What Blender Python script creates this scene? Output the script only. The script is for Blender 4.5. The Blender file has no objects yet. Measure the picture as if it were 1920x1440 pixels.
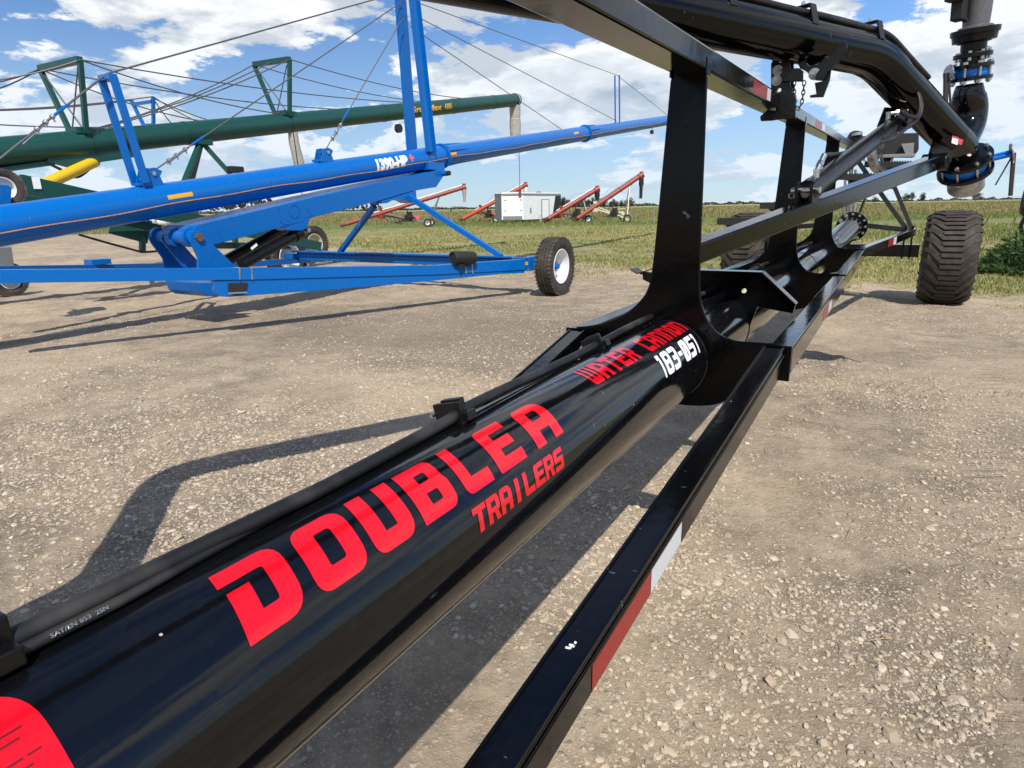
import bpy, bmesh, math, random
import numpy as np
from mathutils import Vector, Matrix
from mathutils.geometry import tessellate_polygon
random.seed(7); RNG = np.random.default_rng(7)
sc = bpy.context.scene; C = sc.collection

# ---------------------------------------------------------------- camera
def _n(v):
    l = np.linalg.norm(v); return v/l if l > 1e-12 else np.array([0., 0., 1.])
FPX, CX, CY, CAMH = 1200.0, 960.0, 720.0, 1.4
_c = lambda x, y: np.array([(x-CX)/FPX, (CY-y)/FPX, -1.0])
_hz = lambda x: 406.2-0.018*x
_Y = _n(_c(1690, _hz(1690))); _U = _n(np.cross(_c(1920, _hz(1920)), _c(0, _hz(0))))
if _U[1] < 0: _U = -_U
RC = np.array([np.cross(_Y, _U), _Y, _U]); CAM = np.array([0, 0, CAMH])
cd = bpy.data.cameras.new('camera'); cam = bpy.data.objects.new('camera', cd); C.objects.link(cam)
cd.sensor_width = 36; cd.lens = FPX/1920*36; cd.clip_start = 0.02; cd.clip_end = 6000
M4 = Matrix.Identity(4)
for i in range(3):
    for j in range(3): M4[i][j] = RC[i, j]
M4.translation = Vector(CAM); cam.matrix_world = M4; sc.camera = cam

# survey helpers: a photo direction met with a known real plane gives a real point
def P(px, py, ax, val):
    d = RC@_c(px, py); k = 'xyz'.index(ax); t = (val-CAM[k])/d[k]
    return CAM+t*d
def PN(px, py, n, c):
    d = RC@_c(px, py); n = np.array(n, float); t = (c-n@CAM)/(n@d); return CAM+t*d
def PD(px, py, D): return PN(px, py, (-.5, .866, 0), D)

# ---------------------------------------------------------------- light
SUN = np.array([.535, -.66, 1.0]); SUNn = _n(SUN)
w = bpy.data.worlds.new("World"); sc.world = w; w.use_nodes = True
nt = w.node_tree; nt.nodes.clear(); N = nt.nodes.new; Lk = nt.links.new
out = N('ShaderNodeOutputWorld'); bg = N('ShaderNodeBackground'); bg.inputs[1].default_value = 0.082
sky = N('ShaderNodeTexSky'); sky.sky_type = 'NISHITA'; sky.sun_disc = False
sky.sun_elevation = math.asin(SUNn[2]); sky.sun_rotation = math.atan2(SUN[0], -SUN[1])
sky.air_density = 1.0; sky.dust_density = 0.0; sky.ozone_density = 3.0; sky.altitude = 600
def math_(op, a, b=None, c=None, nodes=None):
    n = N('ShaderNodeMath'); n.operation = op
    for i, v in enumerate((a, b, c)):
        if v is None: continue
        if hasattr(v, 'node'): Lk(v, n.inputs[i])
        else: n.inputs[i].default_value = v
    return n.outputs[0]
tc = N('ShaderNodeTexCoord'); sep = N('ShaderNodeSeparateXYZ'); Lk(tc.outputs['Generated'], sep.inputs[0])
zc = math_('MAXIMUM', sep.outputs[2], 0.0)
den = math_('ADD', zc, 0.34)
ux = math_('DIVIDE', sep.outputs[0], den); uy = math_('DIVIDE', sep.outputs[1], den)
SEED = 3.7
def cloudmap(dz):
    cx = N('ShaderNodeCombineXYZ'); Lk(ux, cx.inputs[0]); Lk(uy, cx.inputs[1])
    zz = math_('MULTIPLY_ADD', zc, 3.6, SEED+dz); Lk(zz, cx.inputs[2])
    n = N('ShaderNodeTexNoise'); n.inputs['Scale'].default_value = 2.5; n.inputs['Detail'].default_value = 11
    n.inputs['Roughness'].default_value = 0.63; n.inputs['Distortion'].default_value = 0.12
    Lk(cx.outputs[0], n.inputs['Vector'])
    return n.outputs['Fac']
n0 = cloudmap(0.0); n00 = n0
# the same field nudged towards the sun gives lit and shaded sides of each cloud
cx2 = N('ShaderNodeCombineXYZ')
Lk(math_('ADD', ux, 0.10*SUNn[0]), cx2.inputs[0]); Lk(math_('ADD', uy, 0.10*SUNn[1]), cx2.inputs[1])
Lk(math_('MULTIPLY_ADD', zc, 3.6, SEED+0.24), cx2.inputs[2])
n1 = N('ShaderNodeTexNoise'); n1.inputs['Scale'].default_value = 2.5; n1.inputs['Detail'].default_value = 7
n1.inputs['Roughness'].default_value = 0.52; n1.inputs['Distortion'].default_value = 0.12; Lk(cx2.outputs[0], n1.inputs['Vector'])
def mr(v, a, b, c=0., d=1., smooth=True):
    m = N('ShaderNodeMapRange'); m.interpolation_type = 'SMOOTHSTEP' if smooth else 'LINEAR'
    Lk(v, m.inputs[0]); m.inputs[1].default_value = a; m.inputs[2].default_value = b; m.inputs[3].default_value = c; m.inputs[4].default_value = d
    return m.outputs[0]
nb_ = N('ShaderNodeTexNoise'); nb_.inputs['Scale'].default_value = .95; nb_.inputs['Detail'].default_value = 2; Lk(cx2.outputs[0], nb_.inputs['Vector'])
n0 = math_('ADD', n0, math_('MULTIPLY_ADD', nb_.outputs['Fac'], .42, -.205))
cover = math_('MULTIPLY', mr(n0, 0.470, 0.518), mr(zc, .50, .80, 1.0, .12))  # cloud cover thinned towards the unseen zenith to lower the fill light
core = mr(n0, 0.58, 0.76, 0.0, 0.50)
lit = mr(math_('SUBTRACT', n00, n1.outputs['Fac']), -0.07, 0.07, 0.0, 1.0)
litv = math_('SUBTRACT', math_('MULTIPLY_ADD', lit, 0.75, 0.32), core)
ccol = N('ShaderNodeMix'); ccol.data_type = 'RGBA'
ccol.inputs[6].default_value = (4.6, 5.5, 6.7, 1); ccol.inputs[7].default_value = (12.2, 12.3, 12.5, 1)
Lk(litv, ccol.inputs[0])
tint = N('ShaderNodeValToRGB'); e_ = tint.color_ramp.elements
e_[0].position = 0.0; e_[0].color = (.95, 1.12, 1.35, 1); e_[1].position = 0.45; e_[1].color = (.86, 1.30, 1.75, 1); Lk(zc, tint.inputs[0])
skymul = N('ShaderNodeMix'); skymul.data_type = 'RGBA'; skymul.blend_type = 'MULTIPLY'; skymul.inputs[0].default_value = 1
Lk(sky.outputs[0], skymul.inputs[6]); Lk(tint.outputs[0], skymul.inputs[7])
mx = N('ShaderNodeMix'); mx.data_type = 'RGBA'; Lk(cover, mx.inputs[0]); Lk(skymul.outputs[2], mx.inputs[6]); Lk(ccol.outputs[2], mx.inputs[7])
air = N('ShaderNodeMix'); air.data_type = 'RGBA'; Lk(mr(zc, .0, .30, .55, .0), air.inputs[0]); Lk(mx.outputs[2], air.inputs[6]); air.inputs[7].default_value = (6.6, 8.8, 11.2, 1)
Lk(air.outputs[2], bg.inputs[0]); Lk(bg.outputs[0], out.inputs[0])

sl = bpy.data.lights.new('sun', 'SUN'); sl.energy = 5.0; sl.angle = math.radians(0.5); sl.color = (1.0, .945, .865)
so = bpy.data.objects.new('sun', sl); C.objects.link(so); so.location = (20, -25, 40)
so.rotation_euler = Vector(-SUNn).to_track_quat('-Z', 'Y').to_euler()
sc.view_settings.view_transform = 'Standard'; sc.view_settings.look = 'None'; sc.view_settings.gamma = 1
sc.view_settings.exposure = 0.06
try: sc.cycles.use_adaptive_sampling = True
except Exception: pass

# ---------------------------------------------------------------- materials
class MT:
    def __init__(s, name):
        s.m = bpy.data.materials.new(name); s.m.use_nodes = True; s.nt = s.m.node_tree
        s.b = s.nt.nodes['Principled BSDF']
    def n(s, t, **k):
        q = s.nt.nodes.new(t)
        for a, v in k.items(): setattr(q, a, v)
        return q
    def l(s, a, b): s.nt.links.new(a, b)
    def setv(s, q, name, v): q.inputs[name].default_value = v
    def noise(s, scale, detail=4, rough=.5, vec=None, coord='Object'):
        q = s.n('ShaderNodeTexNoise'); q.inputs['Scale'].default_value = scale; q.inputs['Detail'].default_value = detail; q.inputs['Roughness'].default_value = rough
        if vec is None:
            if not hasattr(s, 'tc'): s.tc = s.n('ShaderNodeTexCoord')
            vec = s.tc.outputs[coord]
        s.l(vec, q.inputs['Vector']); return q.outputs['Fac']
    def ramp(s, v, pts):
        r = s.n('ShaderNodeValToRGB'); e = r.color_ramp.elements
        while len(e) < len(pts): e.new(.5)
        for i, (p, c) in enumerate(pts): e[i].position = p; e[i].color = (*c, 1) if len(c) == 3 else c
        s.l(v, r.inputs[0]); return r.outputs[0]
    def mr(s, v, a, b, c=0., d=1., sm=False):
        m = s.n('ShaderNodeMapRange'); m.interpolation_type = 'SMOOTHSTEP' if sm else 'LINEAR'; s.l(v, m.inputs[0])
        for i, x in enumerate((a, b, c, d)): m.inputs[i+1].default_value = x
        return m.outputs[0]
    def mix(s, f, a, b, blend='MIX'):
        m = s.n('ShaderNodeMix', data_type='RGBA', blend_type=blend)
        for i, v in ((0, f), (6, a), (7, b)):
            if hasattr(v, 'node'): s.l(v, m.inputs[i])
            elif i == 0: m.inputs[0].default_value = v
            else: m.inputs[i].default_value = (*v, 1) if len(v) == 3 else v
        return m.outputs[2]
    def math(s, op, a, b=None, c=None):
        q = s.n('ShaderNodeMath', operation=op)
        for i, v in enumerate((a, b, c)):
            if v is None: continue
            if hasattr(v, 'node'): s.l(v, q.inputs[i])
            else: q.inputs[i].default_value = v
        return q.outputs[0]
    def bump(s, v, strength, dist):
        q = s.n('ShaderNodeBump'); q.inputs['Strength'].default_value = strength; q.inputs['Distance'].default_value = dist
        s.l(v, q.inputs['Height']); s.l(q.outputs[0], s.b.inputs['Normal']); return q

def paint(name, col, rough=.2, wave=.0006, dust=.25, dustcol=(.30, .25, .19), coat=.0, chips=None, spec=.5, specks=0):
    t = MT(name); b = t.b
    n1 = t.noise(2.3, 6, .6); n2 = t.noise(55, 5, .65); n3 = t.noise(14, 6, .7)
    d = t.math('MULTIPLY', t.mr(n2, .5, .75), t.mr(n1, .42, .72)); d = t.math('MULTIPLY', d, dust)
    col_ = t.mix(d, col, dustcol)
    if specks:
        vo = t.n('ShaderNodeTexVoronoi', feature='F1'); vo.inputs['Scale'].default_value = 42; t.l(t.tc.outputs['Object'], vo.inputs['Vector'])
        wn = t.n('ShaderNodeTexWhiteNoise', noise_dimensions='3D'); t.l(vo.outputs['Position'], wn.inputs['Vector'])
        col_ = t.mix(t.math('MULTIPLY', t.mr(vo.outputs['Distance'], .07, .09, 1, 0), t.mr(wn.outputs['Value'], .985, .988)), col_, (.42, .38, .32))
        mp = t.n('ShaderNodeMapping'); mp.inputs['Scale'].default_value = (9, 34, 9); mp.inputs['Rotation'].default_value = (.5, .2, .7); t.l(t.tc.outputs['Object'], mp.inputs['Vector'])
        sc_ = t.noise(2.6, 2, .4, vec=mp.outputs[0]); sm_ = t.noise(1.1, 2, .5)
        col_ = t.mix(t.math('MULTIPLY', t.math('MULTIPLY', t.mr(sc_, .735, .75), t.mr(sm_, .52, .60)), specks), col_, (.28, .26, .24))
    if chips:
        ch = t.mr(t.noise(38, 3, .5), .762, .770); col_ = t.mix(ch, col_, chips)
    t.l(col_, b.inputs['Base Color'])
    t.l(t.math('ADD', t.mr(n3, .3, .7, rough*.8, rough*1.3), t.math('MULTIPLY', d, .5)), b.inputs['Roughness'])
    b.inputs['Specular IOR Level'].default_value = spec
    if coat: b.inputs['Coat Weight'].default_value = coat; b.inputs['Coat Roughness'].default_value = .08
    t.bump(t.noise(26, 3, .5), .5, wave)
    return t.m
def plain(name, col, rough=.5, metal=0., bump=0, bs=60, var=.15):
    t = MT(name); nz = t.noise(bs, 5, .6)
    c2 = tuple(min(1, x*(1+var)) for x in col); c1 = tuple(x*(1-var) for x in col)
    t.l(t.ramp(nz, [(.3, c1), (.7, c2)]), t.b.inputs['Base Color'])
    t.b.inputs['Roughness'].default_value = rough; t.b.inputs['Metallic'].default_value = metal
    if bump: t.bump(nz, .6, bump)
    return t.m
M = {}
M['black'] = paint('black_gloss_paint', (.0022, .0024, .003), .11, .0008, .02, spec=.34, specks=.25)
M['blacksheen'] = paint('black_paint_sky_sheen', (.006, .007, .009), .2, .0006, .05, spec=1.0)
M['blackboom'] = paint('black_boom_paint', (.0016, .0017, .002), .10, .0006, .03, spec=.20, specks=.3)
M['blackplate'] = paint('black_plate_paint', (.0012, .0012, .0014), .14, .0011, .02, spec=.17, specks=.25)
M['blackpipe'] = paint('black_pipe_paint', (.0030, .0034, .0045), .09, .0004, .06, spec=.42, specks=.5)
M['blacksatin'] = paint('black_satin', (.004, .004, .004), .28, .0006, .04, spec=.32)
M['blue'] = paint('blue_auger_paint', (.0, .120, .44), .26, .0003, .02, chips=(.55, .6, .66), spec=.35)
M['blue2'] = paint('blue_valve_paint', (.004, .17, .62), .3, .0004, .05)
M['green'] = paint('green_auger_paint', (.005, .058, .046), .36, .001, .12, dustcol=(.14, .16, .14), chips=(.35, .4, .38))
M['redauger'] = paint('faded_red_paint', (.27, .040, .028), .45, .001, .5, dustcol=(.3, .13, .1))
M['redauger2'] = paint('orange_red_paint', (.42, .065, .032), .45, .001, .3, dustcol=(.4, .2, .12))
M['yellow'] = paint('yellow_paint', (.80, .50, .005), .35, .0006, .4, chips=(.1, .08, .04))
M['cream'] = plain('cream_paint', (.62, .58, .42), .45)
M['white'] = plain('white_paint', (.78, .79, .80), .4, 0, 0, 20, .05)
M['rimwhite'] = plain('white_rim_paint', (.72, .74, .76), .35, 0, 0, 12, .08)
M['steel'] = plain('zinc_steel', (.55, .55, .53), .32, 1., .0003)
M['galv'] = plain('galvanised_steel', (.42, .42, .41), .42, .9, .0004, 30, .3)
M['cast'] = plain('cast_grey', (.16, .165, .175), .45, .55, .0006, 90, .2)
M['rust'] = plain('rusty_steel', (.16, .075, .035), .8, .1, .001, 40, .4)
M['cable'] = plain('wire_rope', (.16, .155, .15), .45, .6, .0005, 400, .4)
M['copper'] = plain('copper_line', (.42, .22, .14), .5, .2, .0004, 30, .4)
M['grey'] = plain('grey_panel', (.20, .21, .22), .5)
M['trailerwall'] = plain('trailer_wall', (.74, .76, .77), .4, 0, 0, 3, .06)
M['black_flat'] = plain('matte_black', (.014, .014, .014), .6)
M['sock'] = plain('canvas_sock', (.34, .33, .30), .8, 0, .004, 14, .2)
M['tape_red'] = plain('red_reflective_tape', (.30, .011, .010), .3, 0, .0006, 300, .25)
M['tape_white'] = plain('white_reflective_tape', (.62, .64, .68), .3, 0, .0006, 300, .12)
M['decal_red'] = plain('red_vinyl', (.60, .005, .014), .13, 0, 0, 8, .02)
M['decal_white'] = plain('white_vinyl', (.85, .86, .86), .25, 0, 0, 8, .02)
M['decal_dark'] = plain('dark_red_print', (.10, .004, .006), .4)
M['amber'] = plain('amber_reflector', (.75, .38, .01), .3)
M['decal_pink'] = plain('faded_red_vinyl', (.75, .10, .12), .3)
M['bark'] = plain('bark', (.12, .10, .08), .9, 0, .01, 8)
M['straw'] = plain('straw', (.34, .26, .15), .8)
M['wood'] = plain('weathered_post', (.22, .19, .16), .9, 0, .004, 20)
def rubber(name, dirt=.5, base=(.018, .017, .016), dcol=(.17, .13, .095)):
    t = MT(name); n1 = t.noise(7, 6, .65); n2 = t.noise(60, 4, .6)
    f = t.math('MULTIPLY', t.mr(n1, .35, .7), t.mr(n2, .3, .65)); f = t.math('MULTIPLY', f, dirt)
    t.l(t.mix(f, base, dcol), t.b.inputs['Base Color']); t.b.inputs['Roughness'].default_value = .75
    t.bump(n2, .5, .002); return t.m
M['tyre_brown'] = rubber('dusty_tyre_rubber', .62, (.020, .017, .015), (.13, .10, .072))
M['tyre'] = rubber('tyre_rubber', .55)
M['tyre_dusty'] = rubber('dirt_caked_tread', 1.0, (.03, .026, .022), (.22, .18, .14))
def hose_mat():
    t = MT('ribbed_hose_rubber'); t.tc = t.n('ShaderNodeTexCoord')
    wv = t.n('ShaderNodeTexWave', wave_type='BANDS', bands_direction='Y'); wv.inputs['Scale'].default_value = 5; wv.inputs['Distortion'].default_value = 1.2; wv.inputs['Detail'].default_value = 2
    t.l(t.tc.outputs['Object'], wv.inputs['Vector'])
    nz = t.noise(90, 5, .7); dn = t.noise(5, 5, .6)
    t.l(t.mix(t.math('MULTIPLY', t.mr(dn, .5, .72), .35), (.005, .005, .0055), (.12, .11, .10)), t.b.inputs['Base Color'])
    t.b.inputs['Roughness'].default_value = .55
    t.bump(t.math('ADD', t.mr(wv.outputs['Fac'], .0, .15), t.math('MULTIPLY', nz, .35)), .35, .0008); return t.m
M['hose'] = hose_mat()
def foliage(name, cols, rough=.65, trans=.25):
    t = MT(name); g = t.n('ShaderNodeNewGeometry')
    k = len(cols)
    t.l(t.ramp(g.outputs['Random Per Island'], [((i+.5)/k, c) for i, c in enumerate(cols)]), t.b.inputs['Base Color'])
    t.b.inputs['Roughness'].default_value = rough; t.b.inputs['Specular IOR Level'].default_value = .25
    tr = t.n('ShaderNodeBsdfTranslucent'); t.l(t.b.inputs['Base Color'].links[0].from_socket, tr.inputs[0])
    ms = t.n('ShaderNodeMixShader'); ms.inputs[0].default_value = trans
    o = t.nt.nodes['Material Output']; t.l(t.b.outputs[0], ms.inputs[1]); t.l(tr.outputs[0], ms.inputs[2]); t.l(ms.outputs[0], o.inputs[0])
    return t.m
M['grass_short'] = foliage('cut_grass', [(.46, .38, .19), (.36, .32, .13), (.22, .25, .07), (.52, .43, .23), (.27, .28, .09), (.16, .20, .05)])
M['grass_green'] = foliage('green_grass', [(.09, .14, .03), (.14, .19, .045), (.21, .25, .07), (.32, .30, .12)])
M['grass_tan'] = foliage('dry_field_grass', [(.30, .25, .12), (.24, .23, .09), (.37, .30, .15), (.18, .20, .07), (.27, .21, .11), (.15, .18, .06)])
M['weed'] = foliage('dark_weed_leaves', [(.035, .075, .022), (.055, .11, .03), (.09, .15, .045), (.028, .06, .022)])
M['leaf_far'] = foliage('tree_leaves', [(.050, .075, .035), (.035, .055, .028), (.075, .095, .045), (.028, .045, .025)])
M['leaf_birch'] = foliage('birch_leaves', [(.060, .075, .038), (.045, .058, .03), (.085, .095, .055), (.12, .115, .08)])
def stone_mat():
    t = MT('pebbles'); g = t.n('ShaderNodeNewGeometry')
    c = t.ramp(g.outputs['Random Per Island'], [(.0, (.47, .385, .275)), (.22, (.40, .32, .225)), (.42, (.53, .445, .325)), (.58, (.36, .285, .20)), (.72, (.26, .23, .20)), (.80, (.50, .41, .30)), (.93, (.62, .55, .44)), (1., (.40, .30, .21))])
    n = t.noise(120, 4, .6); t.l(t.mix(t.math('MULTIPLY', n, .35), c, (.34, .28, .21)), t.b.inputs['Base Color'])
    t.b.inputs['Roughness'].default_value = .85; t.bump(n, .4, .001); return t.m
M['stone'] = stone_mat()

def ground_mat():
    t = MT('gravel_and_dirt'); b = t.b; t.tc = t.n('ShaderNodeTexCoord'); ob = t.tc.outputs['Object']
    sp = t.n('ShaderNodeSeparateXYZ'); t.l(ob, sp.inputs[0]); x, y = sp.outputs[0], sp.outputs[1]
    big = t.noise(.35, 5, .6); mid = t.noise(1.7, 6, .62); fine = t.noise(24, 8, .7); vf = t.noise(150, 4, .6)
    # damp, trampled patches
    dirt = t.ramp(mid, [(.30, (.31, .236, .156)), (.44, (.445, .348, .236)), (.58, (.53, .422, .292)), (.75, (.60, .492, .352))])
    dirt = t.mix(t.math('MULTIPLY', t.mr(big, .40, .55, 0, .85, True), t.mr(t.noise(3.1, 6, .7), .34, .60)), dirt, (.175, .143, .110))
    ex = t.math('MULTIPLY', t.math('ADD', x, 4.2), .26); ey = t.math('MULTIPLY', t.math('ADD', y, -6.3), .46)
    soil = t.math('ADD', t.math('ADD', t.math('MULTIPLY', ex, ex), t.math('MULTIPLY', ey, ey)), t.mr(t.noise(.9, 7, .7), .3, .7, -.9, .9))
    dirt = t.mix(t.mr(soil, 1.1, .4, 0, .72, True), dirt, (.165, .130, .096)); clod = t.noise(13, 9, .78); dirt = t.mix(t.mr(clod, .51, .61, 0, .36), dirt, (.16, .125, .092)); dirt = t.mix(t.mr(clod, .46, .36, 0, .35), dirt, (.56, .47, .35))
    dirt = t.mix(t.mr(fine, .35, .65, 0, .55), dirt, t.mix(.6, dirt, (.17, .13, .09)))
    # small chips: three sizes of cells, each chip its own tint
    h = None
    for sc_, thr, k in ((30, .32, .38), (62, .35, .55), (130, .38, .58)):
        v = t.n('ShaderNodeTexVoronoi', feature='F1'); v.inputs['Scale'].default_value = sc_; v.inputs['Randomness'].default_value = 1
        t.l(ob, v.inputs['Vector'])
        wn = t.n('ShaderNodeTexWhiteNoise', noise_dimensions='3D'); t.l(v.outputs['Position'], wn.inputs['Vector'])
        tint = t.ramp(wn.outputs['Value'], [(0, (.28, .23, .17)), (.3, (.47, .385, .28)), (.6, (.57, .48, .36)), (.85, (.40, .31, .215)), (1, (.66, .58, .46))])
        here = t.math('MULTIPLY', t.mr(v.outputs['Distance'], thr-.06, thr, 1, 0), t.mr(wn.outputs['Value'], 1-k, 1-k+.02))
        dens = t.mr(t.noise(1.3, 5, .65), .36, .60, .50, 1.0)
        here = t.math('MULTIPLY', here, dens)
        dirt = t.mix(here, dirt, tint)
        hh = t.math('MULTIPLY', t.math('MULTIPLY', here, t.mr(v.outputs['Distance'], 0, thr, 1, .35)), 10./sc_*2.2)
        h = hh if h is None else t.math('ADD', h, hh)
    for (xa, ya), (xb, yb), wd in (((1.15, 1.6), (1.9, 9.5), .24), ((-7.2, 4.2), (.6, 5.9), .26), ((-9.0, 6.3), (-1.4, 8.2), .26), ((.55, 1.2), (1.05, 9.5), .2)):
        L_ = math.hypot(xb-xa, yb-ya); dx_, dy_ = (xb-xa)/L_, (yb-ya)/L_
        al = t.math('ADD', t.math('MULTIPLY', x, dx_), t.math('MULTIPLY', y, dy_)); ac = t.math('ADD', t.math('MULTIPLY', x, -dy_), t.math('MULTIPLY_ADD', y, dx_, xa*dy_-ya*dx_))
        ac = t.math('ADD', ac, t.mr(t.noise(.5, 2, .5), .3, .7, -.15, .15)); aa = t.math('ABSOLUTE', ac)
        msk = t.math('MULTIPLY', t.mr(aa, wd-.05, wd+.04, 1, 0, True), t.mr(t.noise(1.4, 5, .7), .42, .58))
        lugs = t.math('SINE', t.math('MULTIPLY_ADD', aa, 34., t.math('MULTIPLY', al, 62.)))
        tr = t.math('MULTIPLY', msk, t.mr(lugs, -.3, .5)); h = t.math('ADD', h, t.math('MULTIPLY', tr, .55)); dirt = t.mix(t.math('MULTIPLY', msk, .30), dirt, (.44, .36, .25))
    hgt = t.math('ADD', t.math('SUBTRACT', h, t.math('MULTIPLY', clod, 1.1)), t.math('MULTIPLY', fine, .55)); hgt = t.math('ADD', hgt, t.math('MULTIPLY', vf, .10))
    # where the gravel yard ends and the grass begins
    e = t.math('SUBTRACT', y, t.math('MULTIPLY_ADD', x, -.33, 12.15))
    e2 = t.math('SUBTRACT', y, t.math('MULTIPLY_ADD', x, .36, 20.0))
    e = t.math('MAXIMUM', t.math('MINIMUM', e, t.math('ADD', e2, 50.)), e) if False else e
    e = t.math('ADD', e, t.mr(t.noise(.7, 8, .75), .3, .7, -2.4, 2.4))
    g1 = t.mr(e, -.3, .9, 0, 1, True)
    gr = t.ramp(t.noise(1.1, 8, .7), [(.3, (.17, .165, .065)), (.45, (.29, .255, .115)), (.58, (.40, .335, .175)), (.72, (.22, .215, .085))])
    # far fields in long strips
    far = t.math('ADD', t.math('MULTIPLY', y, .866), t.math('MULTIPLY', x, -.5))
    farn = t.math('ADD', far, t.mr(t.noise(.03, 6, .7), .3, .7, -14, 14))
    field = t.ramp(t.math('DIVIDE', farn, 600.), [(.0, (.13, .17, .05)), (.11, (.13, .17, .05)), (.14, (.30, .24, .10)), (.22, (.36, .27, .12)), (.30, (.24, .23, .09)), (.42, (.38, .30, .14)), (.7, (.28, .27, .11)), (1, (.36, .31, .16))])
    gr = t.mix(t.mr(farn, 38, 52), gr, field)
    gr = t.mix(t.mr(t.noise(.16, 8, .75), .42, .62), gr, t.mix(.65, gr, (.15, .165, .05)))
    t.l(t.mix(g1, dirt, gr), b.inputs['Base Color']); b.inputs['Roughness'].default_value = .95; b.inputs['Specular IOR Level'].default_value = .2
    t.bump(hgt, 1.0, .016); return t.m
M['ground'] = ground_mat()

# ---------------------------------------------------------------- mesh helpers
ORG = {}
class MB:
    def __init__(s): s.v = []; s.f = []; s.sm = []
    def chunks(s):
        v = np.array(s.v); F_ = s.f; par = list(range(len(v)))
        def find(a):
            while par[a] != a: par[a] = par[par[a]]; a = par[a]
            return a
        for f in F_:
            for b in f[1:]:
                ra, rb = find(f[0]), find(b)
                if ra != rb: par[rb] = ra
        root = np.array([find(i) for i in range(len(v))]); comp = [np.where(root == r)[0] for r in np.unique(root)]
        bb = [(v[c].min(0)-.0015, v[c].max(0)+.0015) for c in comp]; g = list(range(len(comp)))
        def fg(a):
            while g[a] != a: a = g[a]
            return a
        for i in range(len(comp)):
            for j in range(i):
                if np.all(bb[i][0] <= bb[j][1]) and np.all(bb[j][0] <= bb[i][1]):
                    a, b = fg(i), fg(j)
                    if a != b: g[a] = b
        out = {}
        for i, c in enumerate(comp): out.setdefault(fg(i), []).extend(c.tolist())
        res = []
        for ids in out.values():
            mp = {k: n for n, k in enumerate(ids)}; m = MB(); m.v = [s.v[k] for k in ids]
            for f, q in zip(F_, s.sm):
                if f[0] in mp: m.f.append(tuple(mp[k] for k in f)); m.sm.append(q)
            res.append(m)
        return res
    def add(s, vs, fs, smooth=False):
        o = len(s.v); s.v += [tuple(map(float, p)) for p in vs]; s.f += [tuple(i+o for i in f) for f in fs]; s.sm += [smooth]*len(fs); return s
    def box(s, c, size, R=None):
        c = np.array(c, float); h = np.array(size, float)/2; R = np.eye(3) if R is None else R
        vs = [c+R@(h*np.array([i, j, k])) for i in (-1, 1) for j in (-1, 1) for k in (-1, 1)]
        return s.add(vs, [(0, 1, 3, 2), (4, 6, 7, 5), (0, 4, 5, 1), (2, 3, 7, 6), (0, 2, 6, 4), (1, 5, 7, 3)])
    def bar(s, a, b, w_, h_, up=(0, 0, 1), w2=None, h2=None):
        a, b = np.array(a, float), np.array(b, float); d = _n(b-a); sd = _n(np.cross(d, up)); u = np.cross(sd, d)
        w2 = w_ if w2 is None else w2; h2 = h_ if h2 is None else h2
        vs = [p+sd*i*ww/2+u*j*hh/2 for p, ww, hh in ((a, w_, h_), (b, w2, h2)) for i, j in ((-1, -1), (1, -1), (1, 1), (-1, 1))]
        return s.add(vs, [(3, 2, 1, 0), (4, 5, 6, 7), (0, 1, 5, 4), (1, 2, 6, 5), (2, 3, 7, 6), (3, 0, 4, 7)])
    def tube(s, pts, r, seg=16, caps=True, smooth=True):
        pts = [np.array(p, float) for p in pts]; rs = r if hasattr(r, '__len__') else [r]*len(pts)
        vs = []; up = None
        for i, p in enumerate(pts):
            d = _n((pts[min(i+1, len(pts)-1)]-pts[max(i-1, 0)]))
            if up is None:
                up = np.array([0, 0, 1.]) if abs(d[2]) < .9 else np.array([1., 0, 0])
            sd = _n(np.cross(d, up)); up = np.cross(sd, d)
            for k in range(seg):
                a = 2*math.pi*k/seg; vs.append(p+rs[i]*(math.cos(a)*sd+math.sin(a)*up))
        fs = [(i*seg+k, i*seg+(k+1) % seg, (i+1)*seg+(k+1) % seg, (i+1)*seg+k) for i in range(len(pts)-1) for k in range(seg)]
        s.add(vs, fs, smooth)
        if caps:
            s.add(vs[:seg], [tuple(range(seg))[::-1]]); s.add(vs[-seg:], [tuple(range(seg))])
        return s
    def cyl(s, a, b, r, seg=20, r2=None): return s.tube([a, b], [r, r if r2 is None else r2], seg)
    def lathe(s, c, ax, prof, seg=48, smooth=True):
        c = np.array(c, float); ax = _n(np.array(ax, float)); t = np.array([0, 0, 1.]) if abs(ax[2]) < .9 else np.array([0, 1., 0])
        u = _n(np.cross(ax, t)); v = np.cross(ax, u); n = len(prof)
        vs = [c+ax*p[0]+p[1]*(math.cos(2*math.pi*k/seg)*u+math.sin(2*math.pi*k/seg)*v) for k in range(seg) for p in prof]
        fs = [(k*n+i, ((k+1) % seg)*n+i, ((k+1) % seg)*n+i+1, k*n+i+1) for k in range(seg) for i in range(n-1)]
        return s.add(vs, fs, smooth)
    def prism(s, pts, vec, smooth=False):
        vec = np.array(vec, float); a = [np.array(p, float)-vec/2 for p in pts]; b = [p+vec for p in a]; n = len(a)
        tri = tessellate_polygon([[Vector(p) for p in a]])
        s.add(a+b, [tuple(t) for t in tri]+[tuple(i+n for i in t) for t in tri], False)
        o = len(s.v)-2*n
        s.f += [(o+i, o+(i+1) % n, o+n+(i+1) % n, o+n+i) for i in range(n)]; s.sm += [smooth]*n
        return s
    def bolt(s, c, ax, r=.014, h=.012):
        c = np.array(c, float); ax = _n(np.array(ax, float)); s.cyl(c, c+ax*.003, r*1.45, 16); s.cyl(c+ax*.003, c+ax*(.003+h), r, 6)
        s.cyl(c+ax*(.003+h), c+ax*(h*1.9), r*.5, 10); return s
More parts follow.
